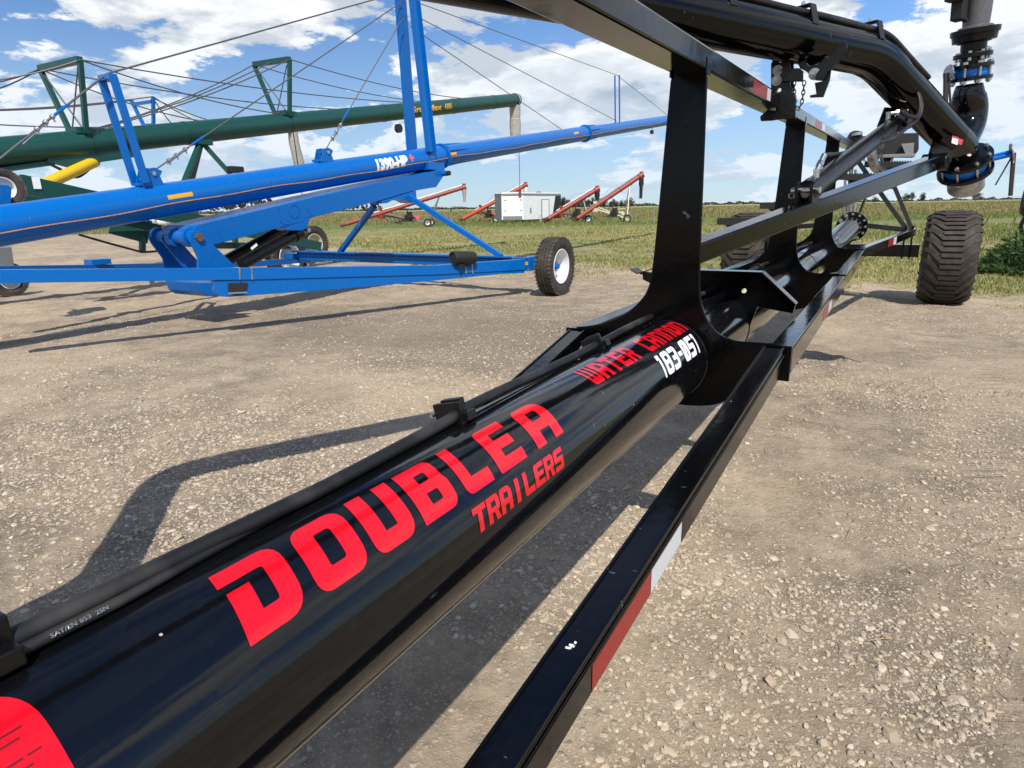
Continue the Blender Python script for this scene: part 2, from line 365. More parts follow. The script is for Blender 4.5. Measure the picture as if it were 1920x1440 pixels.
def link(me, name, mat, parent=None, label=None, bevel=0, autos=True):
    o = bpy.data.objects.new(name, me); C.objects.link(o)
    if mat is not None: me.materials.append(mat)
    if parent is not None: o.parent = parent; ORG[o.name] = ORG.get(parent.name, (0, 0, 0))
    if label: o['label'] = label
    if bevel:
        m = o.modifiers.new('bevel', 'BEVEL'); m.width = bevel; m.segments = 2; m.limit_method = 'ANGLE'; m.angle_limit = math.radians(40)
    return o
SPLIT = {'weld_seam', 'hose_fitting', 'bracket_bolt', 'base_bolt', 'flange_bolt', 'bracket_hole_light', 'rail_tab', 'u_bolt', 'push_rod', 'channel_lip', 'cylinder_hose', 'chrome_fitting', 'spoke', 'bolt'}
def part(name, mb, mat, parent=None, label=None, bevel=0, fixn=True):
    if name in SPLIT:
        # every separate piece (bounding boxes that do not touch) becomes its own part
        ch = mb.chunks(); o = None
        if len(ch) > 1:
            for c in ch:
                o = part_(name, c, mat, parent, label, bevel, fixn)
            return o
    return part_(name, mb, mat, parent, label, bevel, fixn)
def part_(name, mb, mat, parent=None, label=None, bevel=0, fixn=True):
    org = np.array(ORG.get(parent.name, (0, 0, 0))) if parent is not None else np.zeros(3)
    me = bpy.data.meshes.new(name); me.from_pydata([tuple(np.array(p)-org) for p in mb.v], [], mb.f)
    me.polygons.foreach_set('use_smooth', mb.sm); me.update()
    if fixn:
        bm = bmesh.new(); bm.from_mesh(me); bmesh.ops.remove_doubles(bm, verts=bm.verts, dist=1e-5) if bevel else None
        bmesh.ops.recalc_face_normals(bm, faces=bm.faces)
        for e in bm.edges:
            if len(e.link_faces) == 2 and e.calc_face_angle(0) > .6: e.smooth = False
        bm.to_mesh(me); bm.free()
    if isinstance(mat, str): mat = M[mat]
    return link(me, name, mat, parent, label, bevel)
def thing(name, label, cat, loc, group=None):
    o = bpy.data.objects.new(name, None); C.objects.link(o); o.location = loc; o['label'] = label; o['category'] = cat
    if group: o['group'] = group
    ORG[o.name] = tuple(loc); return o
def tag(o, label, cat, group=None):
    o['label'] = label; o['category'] = cat
    if group: o['group'] = group
    return o
def struct(o, kind='structure'): o['kind'] = kind; return o
def place(o, loc):
    """move a one-mesh thing's origin to its base"""
    d = Vector(loc); o.data.transform(Matrix.Translation(-d)); o.location = d; return o
def rawmesh(name, V, F, mat, smooth=False):
    V = np.asarray(V, np.float32); F = np.asarray(F, np.int32); me = bpy.data.meshes.new(name); k = F.shape[1]
    me.vertices.add(len(V)); me.vertices.foreach_set('co', V.ravel()); me.loops.add(F.size); me.loops.foreach_set('vertex_index', F.ravel())
    me.polygons.add(len(F)); me.polygons.foreach_set('loop_start', np.arange(0, F.size, k, dtype=np.int32)); me.polygons.foreach_set('loop_total', np.full(len(F), k, np.int32))
    me.polygons.foreach_set('use_smooth', np.full(len(F), smooth)); me.update(calc_edges=True); me.validate()
    o = bpy.data.objects.new(name, me); C.objects.link(o); me.materials.append(M[mat] if isinstance(mat, str) else mat); return o

# ---------------------------------------------------------------- ground
def vnoise(x, y, f, seed):
    r = np.random.default_rng(seed); T = r.random((256, 256)); x = x*f; y = y*f
    xi = np.floor(x).astype(int); yi = np.floor(y).astype(int); u = x-xi; v = y-yi; u = u*u*(3-2*u); v = v*v*(3-2*v)
    g = lambda a, b: T[a & 255, b & 255]
    return (g(xi, yi)*(1-u)+g(xi+1, yi)*u)*(1-v)+(g(xi, yi+1)*(1-u)+g(xi+1, yi+1)*u)*v-.5
def ground_h(x, y):
    h = .034*vnoise(x, y, .8, 1)+.026*vnoise(x, y, 2.9, 2)+.020*vnoise(x, y, 7.5, 3)+.012*vnoise(x, y, 15, 4)
    near = np.clip((np.hypot(x+4, y-5)-2)/5, .35, 1.0)
    fade = np.clip((60-np.hypot(x, y))/30, 0, 1)
    return h*near*fade-.004
gx = np.concatenate([-np.geomspace(3500, 13.5, 60), np.arange(-13.3, 4.0, .045), np.geomspace(4.1, 3500, 50)])
gy = np.concatenate([-np.geomspace(3500, 1.5, 30), np.arange(-1.4, 15.0, .045), np.geomspace(15.1, 3500, 70)])
GX, GY = np.meshgrid(gx, gy); H = ground_h(GX, GY)
V = np.stack([GX.ravel(), GY.ravel(), H.ravel()], 1); nx = len(gx); ny = len(gy)
ii = (np.arange(ny-1)[:, None]*nx+np.arange(nx-1)[None]).ravel()
struct(rawmesh('ground', V, np.stack([ii, ii+1, ii+nx+1, ii+nx], 1), 'ground', True))

# loose stones on the yard: far past counting
def ico():
    t = (1+5**.5)/2; v = np.array([(-1, t, 0), (1, t, 0), (-1, -t, 0), (1, -t, 0), (0, -1, t), (0, 1, t), (0, -1, -t), (0, 1, -t), (t, 0, -1), (t, 0, 1), (-t, 0, -1), (-t, 0, 1)])/math.hypot(1, t)
    f = np.array([(0, 11, 5), (0, 5, 1), (0, 1, 7), (0, 7, 10), (0, 10, 11), (1, 5, 9), (5, 11, 4), (11, 10, 2), (10, 7, 6), (7, 1, 8), (3, 9, 4), (3, 4, 2), (3, 2, 6), (3, 6, 8), (3, 8, 9), (4, 9, 5), (2, 4, 11), (6, 2, 10), (8, 6, 7), (9, 8, 1)])
    return v, f
def edge_y(x): return 12.15-.33*x
def stones(n, rmax, smin, smax, power, name):
    r = .35+(rmax-.35)*RNG.random(n)**power; az = np.radians(RNG.uniform(-72, 12, n)); x = r*np.sin(az); y = r*np.cos(az)
    k = (y < edge_y(x)+.3) & (y > -.3); k &= (1.0*vnoise(x, y, .9, 11)+.9*vnoise(x, y, 2.6, 12)+.44 > RNG.random(n)*.85)
    x, y = x[k], y[k]; n = len(x); s = smin*(smax/smin)**(RNG.random(n)**2.6)
    v0, f0 = ico(); sc3 = np.stack([s*RNG.uniform(.75, 1.25, n), s*RNG.uniform(.6, 1.0, n), s*RNG.uniform(.35, .62, n)], 1)
    jit = RNG.uniform(.66, 1.22, (n, 12, 1)); a = RNG.random(n)*6.283; ca, sa = np.cos(a), np.sin(a)
    p = v0[None]*jit*sc3[:, None, :]; X = p[..., 0]*ca[:, None]-p[..., 1]*sa[:, None]; Y = p[..., 0]*sa[:, None]+p[..., 1]*ca[:, None]
    tl = RNG.uniform(-.35, .35, n); Z = p[..., 2]+X*tl[:, None]
    V = np.stack([X+x[:, None], Y+y[:, None], Z+(ground_h(x, y)+sc3[:, 2]*.25)[:, None]], -1).reshape(-1, 3)
    F = (f0[None]+(np.arange(n)*12)[:, None, None]).reshape(-1, 3)
    return V, F
V1, F1 = stones(105000, 5.5, .0026, .0140, 1.0, 'a'); V2, F2 = stones(70000, 12.8, .0055, .0165, .80, 'b')
V3, F3 = stones(6000, 7.5, .0075, .026, .95, 'c')
Vs = np.concatenate([V1, V2, V3]); Fs = np.concatenate([F1, F2+len(V1), F3+len(V1)+len(V2)])
struct(rawmesh('gravel_stones', Vs, Fs, 'stone', False), 'stuff')

# grass blades
def blades(name, x, y, h, wd, mat, lean=.45):
    n = len(x); a = RNG.random(n)*6.283; b = RNG.random(n)*6.283; L = h*RNG.random(n)*lean*1.6; z = ground_h(x, y)-.01
    dx, dy = np.cos(a)*wd/2, np.sin(a)*wd/2; lx, ly = np.cos(b)*L, np.sin(b)*L
    p0 = np.stack([x-dx, y-dy, z], 1); p1 = np.stack([x+dx, y+dy, z], 1)
    p2 = np.stack([x+dx*.7+lx*.4, y+dy*.7+ly*.4, z+h*.6], 1); p3 = np.stack([x-dx*.7+lx*.4, y-dy*.7+ly*.4, z+h*.6], 1); p4 = np.stack([x+lx, y+ly, z+h], 1)
    V = np.stack([p0, p1, p2, p3, p4], 1).reshape(-1, 3); o = np.arange(n)[:, None]*5
    F = np.concatenate([o+[[0, 1, 2]], o+[[0, 2, 3]], o+[[3, 2, 4]]])
    ob = rawmesh(name, V, F, mat); return struct(ob, 'stuff')
def scatter(n, r0, r1, a0=-74, a1=14, p=1.0):
    r = r0*(r1/r0)**(RNG.random(n)**p); az = np.radians(RNG.uniform(a0, a1, n)); return r*np.sin(az), r*np.cos(az), r
x, y, r = scatter(230000, 10.5, 48)
e = y-edge_y(x)+3.0*vnoise(x, y, .5, 21)+1.2*vnoise(x, y, 2, 22); k = e > (RNG.random(len(x))**1.6)*4.5-1.3; x, y, r = x[k], y[k], r[k]
cl = np.clip(.9+2.2*vnoise(x, y, .28, 23)+1.4*vnoise(x, y, 1.3, 24), .2, 2.6)
blades('cut_grass', x, y, RNG.uniform(.02, .085, len(x))*cl, .006+.0011*r, 'grass_short', .8)
x, y, r = scatter(40000, 11, 30); e = y-edge_y(x); pt = vnoise(x, y, .33, 31)+.6*vnoise(x, y, 1.1, 32); k = (e > .8) & (pt > .10); x, y, r, pt = x[k], y[k], r[k], pt[k]
blades('green_grass', x, y, RNG.uniform(.04, .13, len(x))*(.6+1.3*pt), .006+.001*r, 'grass_green', .5)
n = 52000; u = RNG.random(n); D = 48+16*RNG.random(n); s_ = RNG.uniform(-75, 60, n); x = -.5*D+.866*s_; y = .866*D+.5*s_; k = y > 5; x, y = x[k], y[k]
k = vnoise(x, y, .12, 41)+.22 > .45*RNG.random(len(x)); x, y = x[k], y[k]
blades('green_grass_strip', x, y, RNG.uniform(.10, .34, len(x))*(1+.9*vnoise(x, y, .3, 42)), .040, 'grass_green', .35)
x, y, r = scatter(17000, 17, 46, -16, 14, 1.0); k = (y-edge_y(x) > 5) & (vnoise(x, y, .2, 51)+.28 > .5*RNG.random(len(x))); x, y, r = x[k], y[k], r[k]
blades('tall_weedy_grass', x, y, RNG.uniform(.08, .32, len(x))*np.clip((r-14)/14, .4, 1), .008+.0008*r, 'grass_green', .5)
n = 120000; D = 66*(5.2)**RNG.random(n); s_ = RNG.uniform(-1.05, .95, n)*D; x = -.5*D+.866*s_; y = .866*D+.5*s_
blades('dry_field_grass', x, y, RNG.uniform(.15, .55, n), .0016*D, 'grass_tan', .5)

# ---------------------------------------------------------------- decals on round pipes
def fillet(poly, n=5):
    o = []; L = len(poly)
    for i, p in enumerate(poly):
        r = p[2] if len(p) > 2 else 0
        if r == 0: o.append((p[0], p[1])); continue
        a, b = poly[i-1], poly[(i+1) % L]; q = np.array(p[:2], float); da = np.array(a[:2])-q; db = np.array(b[:2])-q
        la, lb = np.linalg.norm(da), np.linalg.norm(db); r = min(r, la*.5, lb*.5); A = q+da/la*r; B = q+db/lb*r
        for k in range(n+1):
            t = k/n; o.append(tuple((1-t)**2*A+2*t*(1-t)*q+t*t*B))
    return o
G = {
 'D': [[(0, 1), (1, 1, .3), (1, 0, .32), (.06, 0), (.06, .66), (.40, .66), (.40, .28), (.67, .28, .05), (.67, .77, .05), (0, .77)]],
 'O': [[(0, 1, .26), (1, 1, .3), (1, 0, .28), (0, 0, .26)], [(.35, .27, .04), (.66, .27, .06), (.66, .77, .06), (.35, .77, .04)]],
 'U': [[(0, 1), (.36, 1), (.36, .27), (.64, .27), (.64, 1), (1, 1), (1, 0, .3), (0, 0, .25)]],
 'B': [[(0, 1), (.95, 1, .26), (.95, .56, .1), (1, .48, .1), (1, 0, .28), (.0, 0)], [(.36, .62, .03), (.64, .62, .05), (.64, .79, .05), (.36, .79, .03)], [(.36, .22, .03), (.66, .22, .05), (.66, .42, .05), (.36, .42, .03)]],
 'L': [[(0, 1), (.36, 1), (.36, .27), (1, .27), (1, 0), (0, 0, .22)]],
 'E': [[(0, 1, .2), (1, 1), (1, .78), (.38, .78), (.38, .62), (.92, .62), (.92, .40), (.38, .40), (.38, .24), (1, .24), (1, 0), (0, 0, .05)]],
 'A': [[(0, 0), (0, 1, .2), (1, 1, .42), (1, 0), (.68, 0), (.68, .30), (.33, .30), (.33, 0)], [(.33, .54), (.67, .54), (.67, .78, .08), (.33, .78)]],
 'T': [[(0, 1), (1, 1), (1, .76), (.67, .76), (.67, 0), (.34, 0), (.34, .76), (0, .76)]],
 'R': [[(0, 0), (0, 1), (1, 1, .28), (1, .42, .12), (.80, .36), (1, 0), (.66, 0), (.50, .36), (.32, .36), (.32, 0)], [(.32, .56), (.68, .56), (.68, .78), (.32, .78)]],
 'I': [[(.30, 0), (.30, 1), (.66, 1), (.66, 0)]],
 'S': [[(0, 1, .22), (1, 1), (1, .77), (.33, .77), (.33, .62), (1, .62, .1), (1, 0, .24), (0, 0), (0, .23), (.67, .23), (.67, .39), (0, .39, .1)]],
 'W': [[(0, 1), (.20, 1), (.20, .27), (.40, .27), (.40, 1), (.60, 1), (.60, .27), (.80, .27), (.80, 1), (1, 1), (1, 0, .2), (0, 0, .16)]],
 'N': [[(0, 0), (0, 1), (1, 1, .35), (1, 0), (.70, 0), (.70, .76), (.30, .76), (.30, 0)]],
 'C': [[(0, 1, .22), (1, 1), (1, .75), (.30, .75), (.30, .25), (1, .25), (1, 0), (0, 0, .22)]],
 '1': [[(.1, 1), (.75, 1, .1), (.75, 0), (.40, 0), (.40, .78), (.1, .78)]],
 '8': [[(0, 1, .2), (1, 1, .25), (1, 0, .25), (0, 0, .2)], [(.32, .60), (.68, .60), (.68, .79), (.32, .79)], [(.32, .21), (.68, .21), (.68, .42), (.32, .42)]],
 '3': [[(0, 1), (1, 1, .25), (1, 0, .25), (0, 0), (0, .22), (.66, .22), (.66, .40), (.2, .40), (.2, .60), (.66, .60), (.66, .78), (0, .78)]],
 '-': [[(.05, .40), (.05, .60), (.95, .60), (.95, .40)]],
 '0': [[(0, 1, .25), (1, 1, .25), (1, 0, .25), (0, 0, .25)], [(.33, .36), (.33, .79), (.50, .79)], [(.50, .21), (.67, .21), (.67, .66)]],
 '5': [[(0, 1), (1, 1), (1, .77), (.33, .77), (.33, .62), (1, .62, .12), (1, 0, .24), (0, 0), (0, .23), (.67, .23), (.67, .39), (0, .39)]],
}
def curve_mesh(polys):
    cu = bpy.data.curves.new('tmp', 'CURVE'); cu.dimensions = '2D'; cu.fill_mode = 'BOTH'
    for pl in polys:
        s = cu.splines.new('POLY'); s.points.add(len(pl)-1); s.use_cyclic_u = True
        for i, p in enumerate(pl): s.points[i].co = (p[0], p[1], 0, 1)
    return obj_mesh(cu)
def obj_mesh(cu):
    o = bpy.data.objects.new('tmp', cu); C.objects.link(o); bpy.context.view_layer.update()
    me = bpy.data.meshes.new_from_object(o.evaluated_get(bpy.context.evaluated_depsgraph_get())); bpy.data.objects.remove(o); return me
def wrap(name, me, mat, parent, base, axis, r, side, label=None, cut=.004, thick=0.0):
    """u runs along axis from base, v is arc length round the pipe from the angle of vector side"""
    org = np.array(ORG.get(parent.name, (0, 0, 0))); ax = _n(np.array(axis, float)); sd = np.array(side, float); sd = _n(sd-ax*(sd@ax)); upv = np.cross(sd, ax)
    if upv[2] < 0: upv = -upv
    bm = bmesh.new(); bm.from_mesh(me)
    bmesh.ops.remove_doubles(bm, verts=bm.verts, dist=1e-6)
    vs = [v.co.y for v in bm.verts]; lo, hi = min(vs), max(vs); y_ = lo+cut
    while y_ < hi-1e-5:
        bmesh.ops.bisect_plane(bm, geom=bm.verts[:]+bm.edges[:]+bm.faces[:], plane_co=(0, y_, 0), plane_no=(0, 1, 0)); y_ += cut
    b = np.array(base, float)
    for v in bm.verts:
        u, t = v.co.x, v.co.y/r; p = b+ax*u+r*(math.cos(t)*sd+math.sin(t)*upv)-org; v.co = p
    for f in bm.faces:
        c = np.array(f.calc_center_median())+org; q = c-b; q = q-ax*(q@ax)
        if np.array(f.normal)@q < 0: f.normal_flip()
        f.smooth = False
    bm.to_mesh(me); bm.free(); return link(me, name, M[mat], parent, label)
def word(text, starts, wd, h, slant, v0, stretch=1.0):
    polys = []
    for ch, s in zip(text, starts):
        if ch == ' ': continue
        for pl in G[ch]:
            polys.append([(s+wd*(p[0])+slant*p[1]*h, v0+h*p[1]) for p in fillet(pl)])
    return curve_mesh(polys)
def font(text, size, xs=1.0, bold=.0, slant=0.):
    cu = bpy.data.curves.new('tmp', 'FONT'); cu.body = text; cu.size = size; cu.offset = bold; cu.shear = slant; cu.resolution_u = 3
    me = obj_mesh(cu); me.transform(Matrix.Diagonal((xs, 1, 1, 1))); return me
def rect_mesh(u0, u1, v0, v1): return curve_mesh([[(u0, v0), (u1, v0), (u1, v1), (u0, v1)]])

def spl(pts, n=8):
    pts = [np.array(p, float) for p in pts]; o = []
    for i in range(len(pts)-1):
        p0, p1, p2, p3 = pts[max(i-1, 0)], pts[i], pts[i+1], pts[min(i+2, len(pts)-1)]
        for t in np.linspace(0, 1, n, endpoint=False): o.append(.5*((2*p1)+(-p0+p2)*t+(2*p0-5*p1+4*p2-p3)*t*t+(-p0+3*p1-3*p2+p3)*t**3))
    return o+[pts[-1]]
# ================================================================ black water cannon trailer
XC, ZC, RP = -.673, .85, .145
T = thing('pipe_trailer', 'long black steel trailer carrying a fat pipe with red lettering and an overhead boom', 'trailer', (XC, 0, 0))
S3 = lambda x: 2*XC-x
E1_ = 1                                             # mirror across the trailer's centre line
# main pipe
mb = MB(); mb.lathe((XC, -1.2, ZC), (0, 1, 0), [(0, RP), (8.9, RP)], 96)
E0 = P(1597, 425, 'y', 9.7)
mb.tube([(XC, 7.6, ZC), (XC, 8.1, ZC+.01), (XC*.7+E0[0]*.3, 8.7, ZC*.7+E0[2]*.3), (E0[0], 9.7, E0[2])], RP*.93, 48)
PIPE = part('main_pipe', mb, 'blackpipe', T)
mb = MB()
for yy in (2.262, 3.03, 4.915, 4.955, 5.9, 7.57): mb.lathe((XC, yy, ZC), (0, 1, 0), [(-.006, RP), (-.003, RP+.003), (.003, RP+.003), (.006, RP)], 72)
part('weld_seam', mb, 'blackpipe', PIPE)
# upright frame plates
def smooth2(pts): return [(p[0], p[2]) for p in spl([(a, 0, b) for a, b in pts], 4)]
prof = [(-.256, .936), (-.300, .937)]+smooth2([(-.345, .936), (-.400, .934), (-.454, .938), (-.504, .958), (-.540, .998), (-.562, 1.045), (-.574, 1.10), (-.581, 1.20), (-.586, 1.40)])+[(-.594, 1.80)]
profL = [(-1.090, .936), (-1.046, .937)]+smooth2([(-1.000, .944), (-.937, .960), (-.852, 1.000), (-.795, 1.047), (-.760, 1.100), (-.744, 1.185), (-.730, 1.40)])+[(-.708, 1.80)]
low = [(-.256, .815), (-.345, .815)]+smooth2([(-.385, .79), (-.430, .745), (-.475, .708), (-.53, .69), (-.60, .682)])
def plate_outline(y, top):
    r = [(x, z if z < 1.7 else top) for x, z in prof]; l = [(x, z if z < 1.7 else top) for x, z in profL]; pts = r+l[::-1]+[(S3(x), z) for x, z in low]+[(x, z) for x, z in low[::-1]]
    return [(x, y, z) for x, z in pts]
RZ = lambda y: 1.787+.030*(y-1.3)
PLY = (2.28, 4.78, 7.42)
for y in PLY:
    mb = MB(); mb.prism(plate_outline(y, RZ(y)+.001), (0, .014, 0)); pl = part('frame_plate', mb, 'blackplate', T, bevel=.002)
    mb = MB(); mb.box((-.5905, y, RZ(y)+.012), (.006, .05, .05)); mb.box((-.707, y, RZ(y)+.012), (.006, .05, .05)); part('rail_tab', mb, 'black', pl, bevel=.002)
    mb = MB()                                                      # thin weld edge that follows the plate's outline
    for q in (prof[1:], profL[1:]):
        mb.tube([(x, y, (z if z < 1.7 else RZ(y)-.02)+.0008) for x, z in q], .0042, 6)
    part('edge_lip', mb, 'black', pl)
# top rail
mb = MB(); y0, y1 = -1.6, 9.3
mb.bar((XC+.025, y0, RZ(y0)+.035), (XC+.025, y1, RZ(y1)+.035), .115, .070); TR = part('top_rail', mb, 'black', T, bevel=.007)
# lower side rails: straight behind the first plate, falling and closing towards the hitch before it
for s in (0, 1):
    f = (lambda p: (S3(p[0]), p[1], p[2])) if s else (lambda p: p)
    mb = MB(); mb.bar(f((-.2925, 2.289, .882)), f((-.2925, 7.70, .882)), .075, .096); far_rail = part('side_rail', mb, 'black', T, bevel=.006)
    L_ = 3.4; a = (-.309, 2.270, .886); b = (-.309-.053*L_, 2.270-L_, .886-.167*L_)
    mb = MB(); mb.bar(f(b), f(a), .066, .088); near_rail = part('drawbar_rail', mb, 'black', T, bevel=.005)
    mb = MB()                                                      # raised lips of the channel
    for dx in (-.0295, .0295):
        mb.bar(f((b[0]+dx, b[1], b[2]+.0455)), f((a[0]+dx, a[1]-.012, a[2]+.0455)), .0055, .005)
    mb.bar(f((b[0]+.0355, b[1], b[2]+.026)), f((a[0]+.0355, a[1]-.012, a[2]+.026)), .003, .006); part('channel_lip', mb, 'black', near_rail, bevel=.001)
    mb = MB(); mb.bar(f((-.2925, 7.71, .885)), f((.20, 10.95, .965)), .075, .10, w2=.07, h2=.10); ar = part('rear_rail', mb, 'black', T, bevel=.006)
    if not s:
        for nm, m, ya, yb in (('red_tape', 'tape_red', 8.9, 9.22), ('white_tape', 'tape_white', 9.23, 9.42)):
            A = lambda y, dz: np.array([-.2925+.4925*(y-7.71)/3.24+.0405, y, .885+.08*(y-7.71)/3.24+dz]); mb = MB()
            mb.add([A(ya, -.045), A(yb, -.045), A(yb, .045), A(ya, .045)], [(0, 1, 2, 3)]); part(nm, mb, m, ar)
        for nm, m, t0, t1 in (('white_tape', 'tape_white', 1.0, 1.172), ('red_tape', 'tape_red', 1.174, 1.43)):
            A = lambda t, dz: np.array([-.309-.053*t+.0341, 2.27-t, .930-.167*t+dz]); mb = MB()
            mb.add([A(t0, -.028), A(t1, -.028), A(t1, -.080), A(t0, -.080)], [(0, 1, 2, 3)]); part(nm, mb, m, near_rail)
        for nm, m, ya, yb in (('red_tape', 'tape_red', 3.35, 3.62), ('white_tape', 'tape_white', 3.625, 3.80), ('red_tape', 'tape_red', 5.6, 5.85)):
            mb = MB(); mb.add([(-.2545, ya, .85), (-.2545, yb, .85), (-.2545, yb, .90), (-.2545, ya, .90)], [(0, 1, 2, 3)]); part(nm, mb, m, far_rail)
        mb = MB(); mb.add([(-.31, .98, .7165+.0005), (-.3775+.0, .98, .7165)][:0], [])
for nm, m, ya, yb in (('red_tape', 'tape_red', 3.02, 3.34), ('white_tape', 'tape_white', 3.345, 3.44), ('red_tape', 'tape_red', 5.3, 5.7), ('white_tape', 'tape_white', 5.71, 5.95)):
    mb = MB(); A = lambda y, k: (XC+.025+.0580, y, RZ(y)+k)
    mb.add([A(ya, .010), A(yb, .010), A(yb, .060), A(ya, .060)], [(0, 1, 2, 3)]); part(nm, mb, m, TR)
# specks of paint on the drawbar
mb = MB()
for i in range(6):
    t = 1.435+RNG.uniform(-.012, .012); mb.cyl((-.309-.053*t+RNG.uniform(-.010, .004), 2.27-t, .9305-.167*t), (-.309-.053*t+RNG.uniform(-.010, .004), 2.27-t, .9312-.167*t), .0022, 6)
part('paint_fleck', mb, 'decal_white', near_rail)

# lettering on the pipe (v = arc length above the horizontal on the camera side)
th = lambda d: math.radians(d)*(RP+.0009)
base = (XC, 0, ZC); RD = RP+.0009
def lettering(name, me, mat, label=None): return wrap(name, me, mat, PIPE, base, (0, 1, 0), RD, (1, 0, 0), label, cut=.006)
st = [.362, .481, .583, .686, .795, .900, 0, 1.040]
polys = []
for ch, s, wd in (('D', .364, .090), ('O', .474, .090), ('U', .580, .087), ('B', .684, .091), ('L', .799, .080), ('E', .903, .094), ('A', 1.043, .112)):
    for pl in G[ch]: polys.append([(s+wd*p[0]+.20*p[1]*.100, th(38)+.100*p[1]) for p in fillet(pl)])
lettering('lettering', curve_mesh(polys), 'decal_red', 'large red letters DOUBLE A')
polys = []
for i, ch in enumerate('TRAILERS'):
    s = .776+.0415*i
    for pl in G[ch]: polys.append([(s+.0385*p[0]+.25*p[1]*.042, th(13.8)+.042*p[1]) for p in fillet(pl)])
lettering('lettering', curve_mesh(polys), 'decal_red', 'small red letters TRAILERS')
polys = []
for i, ch in enumerate('WATER CANNON'):
    s = 1.418+.0695*i
    if ch == ' ':
        lettering('lettering', curve_mesh(polys), 'decal_red', 'red word WATER'); polys = []; continue
    for pl in G[ch]: polys.append([(s+.060*p[0]+.10*p[1]*.072, th(57.5)+.073*p[1]) for p in fillet(pl)])
lettering('lettering', curve_mesh(polys), 'decal_red', 'red word CANNON')
polys = []; s = 1.792
for ch, wd in zip('183-051', (.040, .062, .062, .040, .062, .060, .040)):
    for pl in G[ch]: polys.append([(s+wd*p[0]+.28*p[1]*.073, th(22.3)+.073*p[1]) for p in fillet(pl)])
    s += wd+.008
lettering('lettering', curve_mesh(polys), 'decal_white', 'white number 183-051')
lettering('round_decal', curve_mesh([fillet([(-.10, th(-6)), (.188, th(-6), .10), (.190, th(81), .06), (-.10, th(81))], 10)]), 'decal_red', 'red sticker with dark print')
polys = []
for k in range(9):
    v = th(60)-.0085*k-(.012 if k > 4 else 0); u0 = -.05+.012*(k % 3); u1 = .172-.02*((k*7) % 3)
    u = u0
    while u < u1:
        ln = RNG.uniform(.008, .022); polys.append([(u, v), (u+ln, v), (u+ln, v+.0016), (u, v+.0016)]); u += ln+.003
wrap('fine_print', curve_mesh(polys), 'decal_dark', PIPE, base, (0, 1, 0), RD+.0004, (1, 0, 0), cut=.01)
# scuffs and specks on the paint
# saddle plate between first and second frame plate
YS = 3.03
mb = MB(); o = [(-.344, .97), (-.492, 1.100), (S3(-.470), 1.100), (S3(-.344), .97), (S3(-.352), .93), (S3(-.50), .955), (S3(-.53), .85), (-.53, .85), (-.50, .950), (-.352, .93)]
mb.prism([(x, YS, z) for x, z in o], (0, .012, 0)); SD = part('saddle_plate', mb, 'blackplate', T, bevel=.0015)
mb = MB()
for a, b in (((-.342, .970), (-.492, 1.103)), ((-.492, 1.103), (S3(-.470), 1.103)), ((S3(-.470), 1.103), (S3(-.342), .970))):
    mb.bar((a[0], YS+.012, a[1]), (b[0], YS+.012, b[1]), .070, .007)
mb.bar((-.349, YS+.018, .967), (-.357, YS+.018, .93), .05, .006)
part('saddle_flange', mb, 'black', SD, bevel=.0015)
mb = MB()
for px, w_ in ((1188, 1), (1330, -1)):
    A = P(px, 503, 'y', 3.22); mb.bar(A, A+np.array([.035, 0, -.022]), .10, .005); mb.bar(A+np.array([.035, 0, -.022]), A+np.array([.12, 0, .006]), .10, .005)
A = P(1205, 512, 'y', 3.22); mb.bar(A, P(1400, 512, 'y', 3.22), .09, .006); mb.prism([P(1205, 514, 'y', 3.2), P(1262, 514, 'y', 3.2), P(1262, 552, 'y', 3.2), P(1206, 524, 'y', 3.2)], (0, .01, 0))
part('tool_tray', mb, 'blacksatin', T, bevel=.001)
mb = MB(); mb.cyl((P(1395, 545, 'y', YS-.008)), P(1395, 545, 'y', YS-.012), .011, 16); part('hole_light', mb, 'cream', SD)  # cream disc paints the brightness of a small open hole in the plate

# hydraulic hoses along the pipe
def on_pipe(y, deg, r): a = math.radians(deg); return (XC+r*math.cos(a), y, ZC+r*math.sin(a))
def hose_deg(y): return float(np.interp(y, [-1, .25, .60, .90, 1.22, 1.5, 1.8, 2.3, 7.6], [93, 93, 93.5, 100, 108, 112, 113, 115, 117]))
for k in range(2):
    pts = []
    for y in np.arange(-.9, 7.4, .05):
        dg = hose_deg(y)+.8*math.sin(y*4.1+k); off = 0 if not k else float(np.interp(y, [.30, .75], [-6.2, 9.0])); rr = RP+(.0120 if not k else .0068)+.002*(1+math.sin(y*7+k))
        if y > 1.0: rr += .006+.004*math.sin(y*3.3)
        pts.append(on_pipe(y, dg+off, rr))
    mb = MB(); mb.tube(spl(pts, 2), .0112 if not k else .0062, 20); h = part('hydraulic_hose', mb, 'hose', T)
me = font('SAT/EN 853  2SN', .0062, 1.2, .0001); y_ = .215; a_ = hose_deg(y_)-6.2; me.transform(Matrix.Translation((.015, -.002, 0)))
hb_ = np.array(on_pipe(y_, a_, RP+.0090)); wrap('hose_print', me, 'galv', h, hb_, (0, 1, 0), .0067, (.75, 0, .65), cut=.003)
